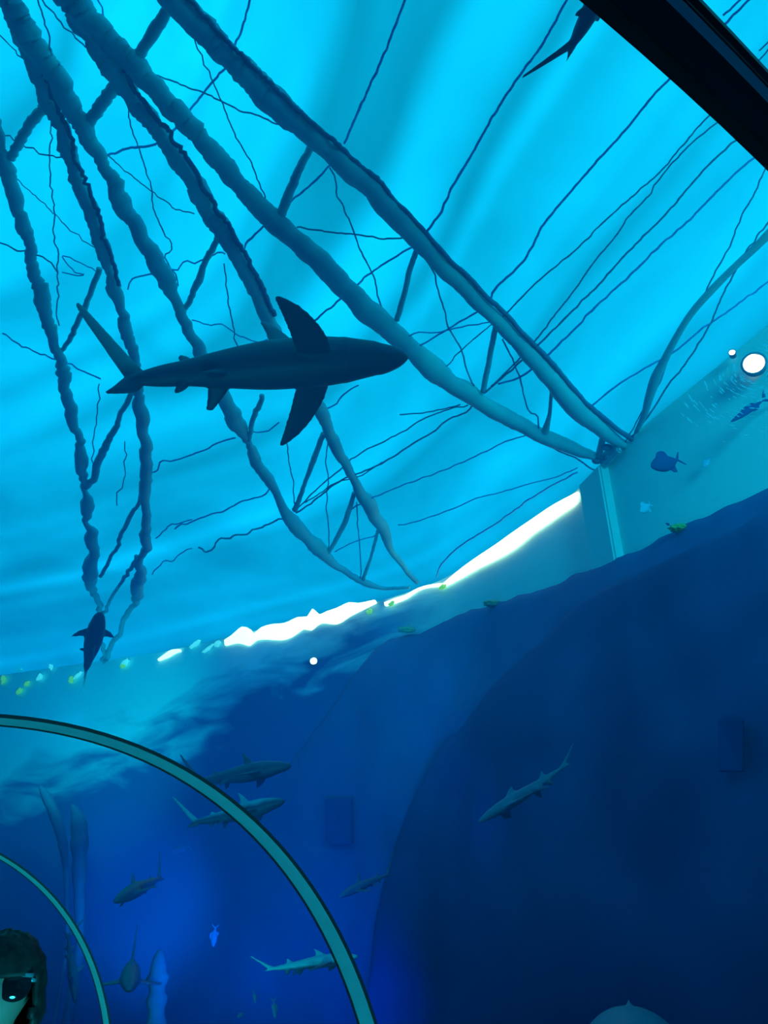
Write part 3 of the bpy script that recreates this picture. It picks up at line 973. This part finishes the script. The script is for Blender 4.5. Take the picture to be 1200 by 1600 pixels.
def on_acrylic(px, py):
    r = ray(px, py)
    a, b = 0.05, 6.0
    for _ in range(40):
        m = (a + b) / 2
        p = EYE + r * m - AXC
        if math.hypot(p.dot(RT), p.z) < R_T - 0.024:
            a = m
        else:
            b = m
    return EYE + r * a


for k in range(420):
    rr = 26 + 120 * rnd.random() ** 1.2
    a0 = rnd.uniform(0, 2 * math.pi)
    x0, y0 = 1178 + rr * math.cos(a0), 568 + rr * math.sin(a0) * 0.95
    if y0 < 520 + (1200 - x0) * 0.80 + 8:
        continue
    da = rnd.uniform(4, 15) / rr
    pts = [on_acrylic(1178 + rr * math.cos(a0 + da * q / 4), 568 + .95 * rr * math.sin(a0 + da * q / 4)) for q in range(5)]
    w = rnd.uniform(0.0004, 0.0011)
    rad_ = (pts[2] - on_acrylic(1178, 568)).normalized()
    grid(bm, [[p_ - rad_ * w_, p_ + rad_ * w_] for p_, w_ in zip(pts, [w * .2, w, w * 1.1, w, w * .2])])
def _scr(nt, out):
    a = nt.nodes.new('ShaderNodeBsdfTranslucent')
    a.inputs['Color'].default_value = (0.9, 0.95, 0.95, 1)
    nt.links.new(a.outputs[0], out.inputs['Surface'])
so = obj('scratches', bm, simple_mat('scratched acrylic', _scr))
tag(so, 'fine curved scratches in the acrylic around the glaring lamp', 'scratches', kind='stuff')


# ================================================================== SHARKS AND FISH
def fin(bm, le, te, th, n=9, sides=12):
    """a tapering blade: leading and trailing edge points root to tip, thickness direction th (vector)"""
    le, te = spline([tuple(p) for p in le], 0.02), spline([tuple(p) for p in te], 0.02)
    rows = []
    for i in range(n):
        f = i / (n - 1)
        a = Vector([np.interp(f * (len(le) - 1), range(len(le)), le[:, c]) for c in range(3)])
        b = Vector([np.interp(f * (len(te) - 1), range(len(te)), te[:, c]) for c in range(3)])
        mid, half = (a + b) / 2, (a - b) / 2
        t = Vector(th) * (0.013 * (1 - 0.6 * f))
        rows.append([mid + half * math.cos(2 * math.pi * k / sides) + t * math.sin(2 * math.pi * k / sides) for k in range(sides)])
    V = grid(bm, rows, closed_u=True)
    bm.faces.new(V[0]); bm.faces.new(list(reversed(V[-1])))


def shark_mesh(name, L, bend=0.0, vox=0.007, pec=1.0, droop=0.25, tail=1.0, slim=1.0, dors=1.0):
    """shark of total length L along +x (nose at 0, fork of the tail at -0.8), one fused skin"""
    bm = bmesh.new()
    prof = [(0.0, .004), (.012, .018), (.03, .031), (.058, .043), (.10, .053), (.15, .061), (.25, .075), (.365, .0765), (.45, .072), (.57, .055), (.66, .04), (.72, .034), (.755, .029), (.80, .02), (.83, .012)]
    S = spline([(x, 0, r) for x, r in prof], 0.012)
    rows = []
    for x, _, r in S:
        r *= slim
        zc = -0.004 if x < .1 else 0
        sq = 0.78 + 0.2 * min(1, x / 0.2)      # flat snout
        rows.append([Vector((-x, math.cos(2 * math.pi * k / 24) * r * (1.06 if x < .2 else 0.98), zc + math.sin(2 * math.pi * k / 24) * r * sq)) for k in range(24)])
    V = grid(bm, rows, closed_u=True)
    bm.faces.new(V[0]); bm.faces.new(list(reversed(V[-1])))
    cd, sd = math.cos(droop), math.sin(droop)
    for s in (1, -1):
        def pt(x, span):
            return Vector((-x, s * (0.045 + span * cd), -0.018 - span * sd))
        k = pec
        fin(bm, [pt(.235, 0), pt(.262, .085 * k), pt(.32, .17 * k), pt(.372, .212 * k), pt(.392, .222 * k)], [pt(.335, 0), pt(.352, .05 * k), pt(.372, .12 * k), pt(.392, .18 * k), pt(.404, .218 * k)], Vector((0, s * sd, cd)))
        def pv(x, span):
            return Vector((-x, s * (0.018 + span * .8), -0.03 - span * .6))
        fin(bm, [pv(.525, 0), pv(.56, .045), pv(.598, .085)], [pv(.605, 0), pv(.612, .045), pv(.62, .08)], Vector((0, s * .6, .8)))
    up = lambda x, z: Vector((-x, 0, z))
    fin(bm, [up(.315, .05), up(.36, .05 + .065 * dors), up(.405, .05 + .115 * dors), up(.425, .05 + .125 * dors)], [up(.42, .055), up(.417, .055 + .045 * dors), up(.425, .055 + .09 * dors), up(.437, .055 + .117 * dors)], Vector((0, 1, 0)))     # first dorsal
    fin(bm, [up(.63, .035), up(.655, .06), up(.672, .07)], [up(.685, .025), up(.682, .045), up(.688, .066)], Vector((0, 1, 0)))    # second dorsal
    fin(bm, [up(.645, -.03), up(.665, -.058), up(.69, -.07)], [up(.695, -.02), up(.695, -.045), up(.704, -.066)], Vector((0, 1, 0)))     # anal
    k = tail
    fin(bm, [up(.775, .012), up(.83, .075 * k), up(.90, .165 * k), up(.965, .248 * k), up(.985, .268 * k)], [up(.83, -.012), up(.862, .04 * k), up(.918, .13 * k), up(.975, .222 * k), up(.995, .262 * k)], Vector((0, 1, 0)), 12)     # upper lobe
    fin(bm, [up(.775, -.008), up(.80, -.036 * k), up(.85, -.036 * k), up(.89, -.030 * k)], [up(.832, .016), up(.85, .006 * k), up(.874, -.012 * k), up(.897, -.024 * k)], Vector((0, 1, 0)))      # lower lobe
    for v in bm.verts:
        x = -v.co.x
        if bend:
            q = max(0, x - .25)
            v.co.y += bend * q * q
        # gentle fattening of the head
    bmesh.ops.recalc_face_normals(bm, faces=bm.faces)
    bmesh.ops.scale(bm, vec=(L, L, L), verts=bm.verts)
    tmp = obj('tmp', bm, None)
    md = tmp.modifiers.new('r', 'REMESH')
    md.mode = 'VOXEL'
    md.voxel_size = vox * L
    md.use_smooth_shade = True
    sm = tmp.modifiers.new('s', 'SMOOTH')
    sm.factor = 0.5
    sm.iterations = 3
    dg = bpy.context.evaluated_depsgraph_get()
    me = bpy.data.meshes.new_from_object(tmp.evaluated_get(dg))
    bpy.data.objects.remove(tmp)
    me.name = name
    me.polygons.foreach_set('use_smooth', [True] * len(me.polygons))
    return me


def pose(o, nose, tailp, roll=0.0, frac=0.82):
    """nose at one point, body towards the other; returns nothing, uses world up plus a roll"""
    x = (nose - tailp).normalized()
    z = Vector((0, 0, 1))
    z = (z - x * z.dot(x)).normalized()
    y = z.cross(x)
    R = Matrix((x, y, z)).transposed() @ Matrix.Rotation(roll, 3, 'X')
    o.matrix_world = Matrix.Translation(nose) @ R.to_4x4()


def shark(label, nose, tailp, m, roll=0.0, frac=0.82, name='shark', group=None, **kw):
    L = (nose - tailp).length / frac
    me = shark_mesh(name, L, **kw)
    me.materials.append(m)
    o = bpy.data.objects.new(name, me)
    C.objects.link(o)
    pose(o, nose, tailp, roll)
    tag(o, label, 'shark', group or 'sharks')
    return o, L


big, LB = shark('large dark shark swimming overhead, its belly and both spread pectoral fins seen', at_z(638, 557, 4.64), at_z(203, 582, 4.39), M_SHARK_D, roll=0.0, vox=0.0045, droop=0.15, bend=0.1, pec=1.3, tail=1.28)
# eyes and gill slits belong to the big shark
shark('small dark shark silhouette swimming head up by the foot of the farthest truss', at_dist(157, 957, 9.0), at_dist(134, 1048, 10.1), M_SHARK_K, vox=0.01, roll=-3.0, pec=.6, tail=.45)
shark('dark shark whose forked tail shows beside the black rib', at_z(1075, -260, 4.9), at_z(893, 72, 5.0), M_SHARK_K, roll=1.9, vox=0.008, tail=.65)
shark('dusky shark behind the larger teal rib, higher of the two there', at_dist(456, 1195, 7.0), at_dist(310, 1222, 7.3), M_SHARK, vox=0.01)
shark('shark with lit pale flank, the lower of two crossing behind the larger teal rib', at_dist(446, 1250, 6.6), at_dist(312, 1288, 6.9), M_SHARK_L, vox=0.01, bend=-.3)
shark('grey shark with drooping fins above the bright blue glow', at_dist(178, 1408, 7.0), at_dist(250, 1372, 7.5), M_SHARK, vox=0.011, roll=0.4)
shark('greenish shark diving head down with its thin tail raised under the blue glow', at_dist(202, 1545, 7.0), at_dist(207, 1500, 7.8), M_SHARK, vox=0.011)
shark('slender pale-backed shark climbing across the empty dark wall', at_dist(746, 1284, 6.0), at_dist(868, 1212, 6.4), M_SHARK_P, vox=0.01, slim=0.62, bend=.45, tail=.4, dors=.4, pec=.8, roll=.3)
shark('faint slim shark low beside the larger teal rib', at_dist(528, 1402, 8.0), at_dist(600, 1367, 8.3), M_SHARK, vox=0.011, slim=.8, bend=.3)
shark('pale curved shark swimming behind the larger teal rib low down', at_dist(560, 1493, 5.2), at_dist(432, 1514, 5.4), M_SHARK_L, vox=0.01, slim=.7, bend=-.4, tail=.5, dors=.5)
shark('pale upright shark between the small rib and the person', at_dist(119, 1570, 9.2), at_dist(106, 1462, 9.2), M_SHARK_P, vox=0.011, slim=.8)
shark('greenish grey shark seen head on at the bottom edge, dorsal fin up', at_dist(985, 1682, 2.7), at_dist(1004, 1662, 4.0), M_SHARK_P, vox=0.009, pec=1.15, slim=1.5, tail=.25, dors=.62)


def fish(label, nose, tailp, m, deep=0.34, roll=0.0, group='small fish'):
    """small bony fish: oval body, forked tail, dorsal and belly fins, one skin"""
    L = (nose - tailp).length
    bm = bmesh.new()
    prof = [(0, .01), (.05, .35), (.15, .7), (.3, .98), (.45, 1.0), (.6, .8), (.72, .48), (.80, .25), (.84, .2)]
    S = spline(prof, 0.05)
    grid_rows = [[Vector((-x, math.cos(2 * math.pi * k / 14) * r * deep * .22, math.sin(2 * math.pi * k / 14) * r * deep * .5)) for k in range(14)] for x, r in S]
    V = grid(bm, grid_rows, closed_u=True)
    bm.faces.new(V[0]); bm.faces.new(list(reversed(V[-1])))
    up = lambda x, z: Vector((-x, 0, z))
    Y = Vector((0, 1, 0))
    fin(bm, [up(.80, .02), up(.90, .12), up(1.0, .2)], [up(.86, -.02), up(.92, .05), up(1.02, .19)], Y)
    fin(bm, [up(.80, -.02), up(.90, -.12), up(1.0, -.2)], [up(.86, .02), up(.92, -.05), up(1.02, -.19)], Y)
    fin(bm, [up(.25, deep * .42), up(.4, deep * .75), up(.5, deep * .8)], [up(.66, deep * .3), up(.64, deep * .6), up(.6, deep * .74)], Y)
    fin(bm, [up(.45, -deep * .4), up(.52, -deep * .65), up(.58, -deep * .72)], [up(.68, -deep * .25), up(.66, -deep * .5), up(.63, -deep * .7)], Y)
    bmesh.ops.recalc_face_normals(bm, faces=bm.faces)
    bmesh.ops.scale(bm, vec=(L, L, L), verts=bm.verts)
    o = obj('fish', bm, None)
    md = o.modifiers.new('r', 'REMESH')
    md.mode = 'VOXEL'
    md.voxel_size = 0.014 * L
    dg = bpy.context.evaluated_depsgraph_get()
    me = bpy.data.meshes.new_from_object(o.evaluated_get(dg))
    o.modifiers.clear()
    o.data = me
    me.polygons.foreach_set('use_smooth', [True] * len(me.polygons))
    me.materials.clear()
    me.materials.append(m)
    pose(o, nose, tailp, roll)
    return tag(o, label, 'fish', group)


fish('dark oval fish in front of the pale tank wall', at_dist(1017, 730, 5.6), at_dist(1066, 716, 5.8), M_FISH_D, deep=.42)
fish('faint pale fish below the dark oval fish', at_dist(1000, 800, 6.0), at_dist(1018, 786, 6.1), M_FISH_P, deep=.4)
fish('faint pale fish just beside the dark oval fish tail', at_dist(1098, 730, 6.1), at_dist(1110, 715, 6.1), M_FISH_P, deep=.4)
fish('tiny dark fish near the rock edge by the coral', at_dist(1040, 817, 6.2), at_dist(1048, 822, 6.2), M_FISH_D)
fish('small faint fish under the pale-flanked shark', at_dist(268, 1331, 7.5), at_dist(300, 1321, 7.6), M_FISH_F, deep=.25)
fish('tiny upright pale fish by the foot of the larger teal rib', at_dist(430, 1592, 5.0), at_dist(427, 1558, 5.0), M_FISH_F, deep=.22)
fish('tiny pale fish beside the tiny upright one', at_dist(399, 1568, 5.3), at_dist(396, 1547, 5.3), M_FISH_F, deep=.22)
fish('pale faint fish hanging upright over the pale reflection column', at_dist(333, 1480, 7.6), at_dist(337, 1444, 7.6), M_FISH_F, deep=.3)
fish('faint fish at the bottom right of the pale reflection column', at_dist(370, 1590, 6.0), at_dist(382, 1582, 6.0), M_FISH_F)
fish('long dark fish under the glaring lamp', at_dist(1141, 660, 5.6), at_dist(1204, 618, 5.7), M_FISH_D, deep=.14)

# coral tufts on the rock edge
for (x, y, r, lab) in ((1062, 825, 0.042, 'yellow green coral tuft on the rock edge below the oval fish'), (770, 943, 0.05, 'olive coral tuft on the rock edge under the solid strip window'), (636, 984, 0.05, 'pale olive coral tuft on the rock edge under the middle truss foot')):
    p = at_wall(x, y, 0.14)
    bm = bmesh.new()
    bmesh.ops.create_icosphere(bm, subdivisions=4, radius=r)
    for v in bm.verts:
        d = v.co.normalized()
        v.co += d * r * (0.5 * noise.noise(d * 3 + Vector((x, 0, 0))) + 0.25 * noise.noise(d * 9))
    bmesh.ops.transform(bm, matrix=Matrix.Translation(p) @ Matrix.Diagonal((2.0, 1.2, 0.7, 1)), verts=bm.verts)
    tag(obj('coral', bm, M_CORAL if x > 1000 else mat('olive coral', (0.15, 0.42, 0.2), .8)), lab, 'coral', 'coral tufts')


def reflection_shape(P, d, label, m=M_REFLECTION):
    """a pale reflection built as a slender column from the tank floor, outline given top down"""
    S = spline(P, 8)
    pts, rad = [], []
    for i, (x, y, w) in enumerate(S):
        p = at_dist(x, y, d)
        pts.append(p)
        rad.append(w * .5 * (p - EYE).dot(Vector((0, CP, SP))) / FPX * (1 + .35 * noise.noise((i * .35, x, 0))))
    pts.append(Vector((pts[-1].x, pts[-1].y, -1.5)))
    rad.append(rad[-1] * 1.5)
    bm = bmesh.new()
    tube(bm, pts, rad, 14)
    tag(obj('reflection_column', bm, m), label, 'rock', 'reflection columns')


reflection_shape([(62, 1228, 4), (72, 1244, 14), (84, 1270, 16), (94, 1300, 14), (100, 1330, 12), (103, 1365, 9), (104, 1390, 7), (106, 1480, 6)], 11.5, 'pale leaning reflection column above the small teal rib')
reflection_shape([(112, 1258, 5), (120, 1272, 18), (124, 1300, 26), (124, 1340, 24), (124, 1400, 16), (126, 1480, 14)], 11.8, 'broader dim reflection column right of the pale leaning one')
reflection_shape([(250, 1483, 4), (249, 1495, 18), (247, 1520, 28), (245, 1560, 30), (244, 1605, 34)], 7.5, 'rounded pale reflection column rising from the bottom edge')

from mathutils.bvhtree import BVHTree
_trees = [BVHTree.FromPolygons([v.co for v in o.data.vertices], [p.vertices for p in o.data.polygons]) for o in (rock, butt)]


def on_rock(px, py):
    r = ray(px, py).normalized()
    hits = [t.ray_cast(EYE, r)[0] for t in _trees]
    hits = [h for h in hits if h is not None] or [at_wall(px, py, 0.05)]
    return min(hits, key=lambda h: (h - EYE).length)


# dark recess panels in the rockwork
for (x0, y0, x1, y1, lab) in ((514, 1250, 555, 1320, 'dark rectangular hatch in the rockwork right of the larger teal rib'), (1128, 1130, 1165, 1208, 'dark rectangular hatch high on the dark rockwork')):
    bm = bmesh.new()
    q = [on_rock(x, y) for x, y in ((x0, y0), (x1, y0), (x1, y1), (x0, y1))]
    dv = NU.to_3d() * 0.10
    V = grid(bm, [[p - dv * .9 for p in q], [p - dv * .5 for p in q]], closed_u=True)
    bm.faces.new(V[0]); bm.faces.new(list(reversed(V[1])))
    bmesh.ops.recalc_face_normals(bm, faces=bm.faces)
    tag(obj('hatch', bm, mat('hatch paint', (0.01, 0.05, 0.19), 0.8), None, False), lab, 'hatch', 'wall hatches')

# ================================================================== PERSON
hp = at_dist(-2, 1546, 2.45)                     # middle of the head
hp.z -= 0.0
fz = hp.z - 1.60 if hp.z > 1.6 else 0.0
per = thing('person', 'person with dark hair and black sunglasses standing in the tunnel', 'person', Vector((hp.x, hp.y, 0)))
M_SKIN = mat('skin', (0.20, 0.13, 0.10), 0.5)
M_HAIR = mat('dark hair', (0.004, 0.006, 0.006), 0.6, noise_scale=40, color2=(0.016, 0.024, 0.022), spec=0.2)
M_SHIRT = mat('dark shirt', (0.03, 0.04, 0.06), 0.9)
M_PANTS = mat('dark trousers', (0.015, 0.02, 0.03), 0.9)
M_LENS = mat('black lens', (0.004, 0.005, 0.007), 0.06)
M_FRAME = mat('glossy frame', (0.12, 0.3, 0.34), 0.2, 0.6)
face = Vector((EYE.x - hp.x, EYE.y - hp.y, 0)).normalized()
HR = Matrix((Vector((face.y, -face.x, 0)), face, Vector((0, 0, 1)))).transposed().to_4x4()     # x right of the viewer side, y to the camera
HT = hp.z
k = HT / 1.58


def skin(name, J, E, m, vox=None, subd=2):
    bm = bmesh.new()
    vs = {n: bm.verts.new(p) for n, (p, r) in J.items()}
    for a, b in E:
        bm.edges.new((vs[a], vs[b]))
    me = bpy.data.meshes.new(name)
    bm.to_mesh(me)
    bm.free()
    o = bpy.data.objects.new(name, me)
    C.objects.link(o)
    md = o.modifiers.new('skin', 'SKIN')
    for i, n in enumerate(J):
        r = J[n][1]
        me.skin_vertices[0].data[i].radius = r if isinstance(r, tuple) else (r, r)
    me.skin_vertices[0].data[0].use_root = True
    o.modifiers.new('sub', 'SUBSURF').levels = subd
    if vox:
        rm = o.modifiers.new('rm', 'REMESH')
        rm.mode = 'VOXEL'
        rm.voxel_size = vox
    dg = bpy.context.evaluated_depsgraph_get()
    nm = bpy.data.meshes.new_from_object(o.evaluated_get(dg))
    bpy.data.objects.remove(o)
    return nm


J = {'pelvis': ((0, 0, .92), (.15, .10)), 'waist': ((0, 0, 1.08), (.125, .09)), 'chest': ((0, .0, 1.26), (.15, .10)), 'neckb': ((0, -.01, 1.40), (.06, .06)), 'neck': ((0, 0, 1.47), (.05, .052)), 'head': ((0, .01, 1.56), (.07, .085))}
E2 = [('pelvis', 'waist'), ('waist', 'chest'), ('chest', 'neckb'), ('neckb', 'neck'), ('neck', 'head')]
for s, n in ((1, 'l'), (-1, 'r')):
    J[n + 'sh'] = ((s * .16, -.01, 1.36), .055)
    J[n + 'el'] = ((s * .215, -.03, 1.10), .042)
    J[n + 'wr'] = ((s * .22, .04, .86), .028)
    J[n + 'pa'] = ((s * .22, .055, .80), (.02, .04))
    E2 += [('chest', n + 'sh'), (n + 'sh', n + 'el'), (n + 'el', n + 'wr'), (n + 'wr', n + 'pa')]
    for q, (dx, ln) in enumerate(((-.03, .075), (-.01, .085), (.01, .08), (.03, .065))):
        J[f'{n}f{q}'] = ((s * .22, .055 + dx, .75), .0095)
        J[f'{n}g{q}'] = ((s * .213, .06 + dx, .75 - ln * .6), .008)
        E2 += [(n + 'pa', f'{n}f{q}'), (f'{n}f{q}', f'{n}g{q}')]
    J[n + 'th'] = ((s * .205, .10, .80), .010)
    J[n + 'tt'] = ((s * .20, .115, .765), .009)
    E2 += [(n + 'wr', n + 'th'), (n + 'th', n + 'tt')]
    J[n + 'hip'] = ((s * .085, 0, .86), .085)
    J[n + 'kn'] = ((s * .095, .015, .48), .055)
    J[n + 'an'] = ((s * .10, -.01, .09), .036)
    J[n + 'to'] = ((s * .11, .15, .035), .032)
    E2 += [('pelvis', n + 'hip'), (n + 'hip', n + 'kn'), (n + 'kn', n + 'an'), (n + 'an', n + 'to')]
body_me = skin('body', J, E2, M_SKIN)
# the head: a shaped skull joined to the body and fused with it
bm = bmesh.new()
bm.from_mesh(body_me)
r = bmesh.ops.create_uvsphere(bm, u_segments=40, v_segments=30, radius=1)
for v in r['verts']:
    x, y, z = v.co
    jaw = 1 - 0.28 * max(0, -z) ** 1.3
    X, Y, Z = x * .076 * jaw, y * .098 * (1 - .12 * max(0, -z)), z * .118
    if y > 0:                                   # the face
        Y += .016 * math.exp(-((x / .16) ** 2) - ((z + .12) / .22) ** 2) + .006 * math.exp(-((x / .5) ** 2) - ((z - .22) / .12) ** 2)
        Y -= .008 * math.exp(-(((abs(x) - .38) / .16) ** 2) - ((z - .05) / .12) ** 2)
        Y += .005 * math.exp(-((x / .25) ** 2) - ((z + .52) / .07) ** 2) + .004 * math.exp(-((x / .2) ** 2) - ((z + .85) / .14) ** 2)
    X += (1 if x > 0 else -1) * .012 * math.exp(-((abs(x) - .98) / .12) ** 2 - ((y + .05) / .2) ** 2 - (z / .25) ** 2)      # ears
    v.co = Vector((X, Y + .012, Z + 1.585))
bm.to_mesh(body_me)
bm.free()
tmp = bpy.data.objects.new('tmp', body_me)
C.objects.link(tmp)
rm = tmp.modifiers.new('rm', 'REMESH')
rm.mode = 'VOXEL'
rm.voxel_size = 0.006
sm = tmp.modifiers.new('s', 'SMOOTH')
sm.iterations = 2
me = bpy.data.meshes.new_from_object(tmp.evaluated_get(bpy.context.evaluated_depsgraph_get()))
bpy.data.objects.remove(tmp)
me.transform(HR @ Matrix.Scale(k, 4))
me.materials.clear()
me.materials.append(M_SKIN)
me.polygons.foreach_set('use_smooth', [True] * len(me.polygons))
bo = bpy.data.objects.new('body', me)
C.objects.link(bo)
bo.parent = per
# hair: a thick tousled cap that falls beside the face
bm = bmesh.new()
bmesh.ops.create_uvsphere(bm, u_segments=56, v_segments=40, radius=1)
for v in list(bm.verts):
    x, y, z = v.co
    g = 1 + .06 * noise.noise(Vector((x * 5, y * 5, z * 3))) + .05 * noise.noise(Vector((x * 14, y * 14, z * 3))) + .03 * noise.noise(Vector((x * 34, y * 34, z * 6)))
    fall = max(0, -z)
    v.co = Vector((x * (.112 + .04 * fall) * g, (y * .134 - .004) * g, z * (.135 + .05 * fall) * g + 1.578))
kill = [v for v in bm.verts if v.co.y > .035 and v.co.z < 1.600 and abs(v.co.x) < .084]
bmesh.ops.delete(bm, geom=kill, context='VERTS')
ho = obj('hair', bm, M_HAIR)
ho.data.transform(HR @ Matrix.Scale(k, 4))
md = ho.modifiers.new('t', 'SOLIDIFY')
md.thickness = 0.012
md.offset = -1
ho.parent = per
for nm, m_, J_, E_2 in (
    ('shirt', M_SHIRT, {'a': ((0, 0, .88), (.165, .118)), 'b': ((0, 0, 1.08), (.14, .105)), 'c': ((0, 0, 1.26), (.165, .115)), 'd': ((0, -.01, 1.385), (.08, .075)), 'e': ((.16, -.01, 1.355), .068), 'f': ((.2, -.025, 1.2), .06), 'g': ((-.16, -.01, 1.355), .068), 'h': ((-.2, -.025, 1.2), .06)},
     [('a', 'b'), ('b', 'c'), ('c', 'd'), ('c', 'e'), ('e', 'f'), ('c', 'g'), ('g', 'h')]),
    ('trousers', M_PANTS, {'a': ((0, 0, .93), (.155, .11)), 'b': ((.087, 0, .84), .098), 'c': ((.097, .012, .48), .07), 'd': ((.1, -.008, .12), .056), 'e': ((-.087, 0, .84), .098), 'f': ((-.097, .012, .48), .07), 'g': ((-.1, -.008, .12), .056)},
     [('a', 'b'), ('b', 'c'), ('c', 'd'), ('a', 'e'), ('e', 'f'), ('f', 'g')])):
    me = skin(nm, J_, E_2, m_)
    me.transform(HR @ Matrix.Scale(k, 4))
    me.materials.clear()
    me.materials.append(m_)
    me.polygons.foreach_set('use_smooth', [True] * len(me.polygons))
    o = bpy.data.objects.new(nm, me)
    C.objects.link(o)
    o.parent = per
# sunglasses: worn, a thing of their own
sg = thing('sunglasses', 'black glossy sunglasses on the face of the person', 'sunglasses', Vector((hp.x, hp.y, 0)))
for s in (1, -1):
    bm = bmesh.new()
    bmesh.ops.create_uvsphere(bm, u_segments=24, v_segments=16, radius=1)
    bmesh.ops.transform(bm, matrix=Matrix.Scale(k, 4) @ Matrix.Translation((s * .036, .104, 1.588)) @ Matrix.Rotation(-s * .18, 4, 'Z') @ Matrix.Diagonal((.038, .012, .033, 1)), verts=bm.verts)
    q = obj('lens', bm, M_LENS, sg); q.data.transform(HR)
    bm = bmesh.new()
    tube(bm, [Vector((s * .070, .098, 1.602)) * k, Vector((s * .084, .06, 1.60)) * k, Vector((s * .086, -.01, 1.595)) * k], [.005, .004, .004], 8)
    q = obj('temple', bm, M_FRAME, sg); q.data.transform(HR)
bm = bmesh.new()
tube(bm, [Vector((x, .112 - x * x * 2.2, 1.613 - abs(x) * .02)) * k for x in (-.072, -.05, -.03, -.01, .01, .03, .05, .072)], [.005] * 8, 8)
q = obj('brow_bar', bm, M_FRAME, sg); q.data.transform(HR)


# ================================================================== BLUE TANK LIGHTS, ADDED WALL FILL
def spot(name, loc, aim, energy, color, size, blend=1.0, radius=0.3):
    l = bpy.data.lights.new(name, 'SPOT')
    l.energy = energy
    l.color = color
    l.spot_size = size
    l.spot_blend = blend
    l.shadow_soft_size = radius
    o = bpy.data.objects.new(name, l)
    o.location = loc
    o.rotation_euler = (aim - loc).to_track_quat('-Z', 'Y').to_euler()
    C.objects.link(o)
    return o


def near_wall(t, off, z):
    x, y = plan(t, _cr(t) - off)
    return Vector((x, y, z))


spot('wall_fill_spot', near_wall(-2.6, 1.6, 5.2), near_wall(2.6, 0.0, 5.3), 1350, (0.1, 0.92, 0.95), 1.1, 1.0, 0.8)  # added unseen spots, here and below, that brighten the upper wall
spot('wall_fill_spot', near_wall(3.5, 2.6, 4.2), near_wall(6.5, 0.0, 5.4), 260, (0.1, 0.9, 0.95), 1.3, 1.0, 0.2)
spot('wall_fill_spot', near_wall(8.0, 3.0, 4.0), near_wall(11.5, 0.0, 5.2), 620, (0.05, 1.0, 0.8), 1.5, 1.0, 0.2)
BLUE = (0.0, 0.16, 1.0)
spot('blue_tank_lamp', at_wall(230, 1560, 3.0), at_wall(215, 1415, 0.5), 1500, (0.0, 0.33, 1.0), 0.62)
spot('blue_tank_lamp', at_wall(420, 1560, 3.5), at_wall(330, 1330, 0.5), 620, (0.0, 0.2, 1.0), 1.4)
spot('blue_tank_lamp', at_wall(760, 1560, 2.0), at_wall(690, 1150, 0.5), 400, BLUE, 0.35)
spot('blue_tank_lamp', at_wall(580, 1640, 2.0), at_wall(565, 1530, 0.5), 220, (0.0, 0.08, 1.0), 0.9)
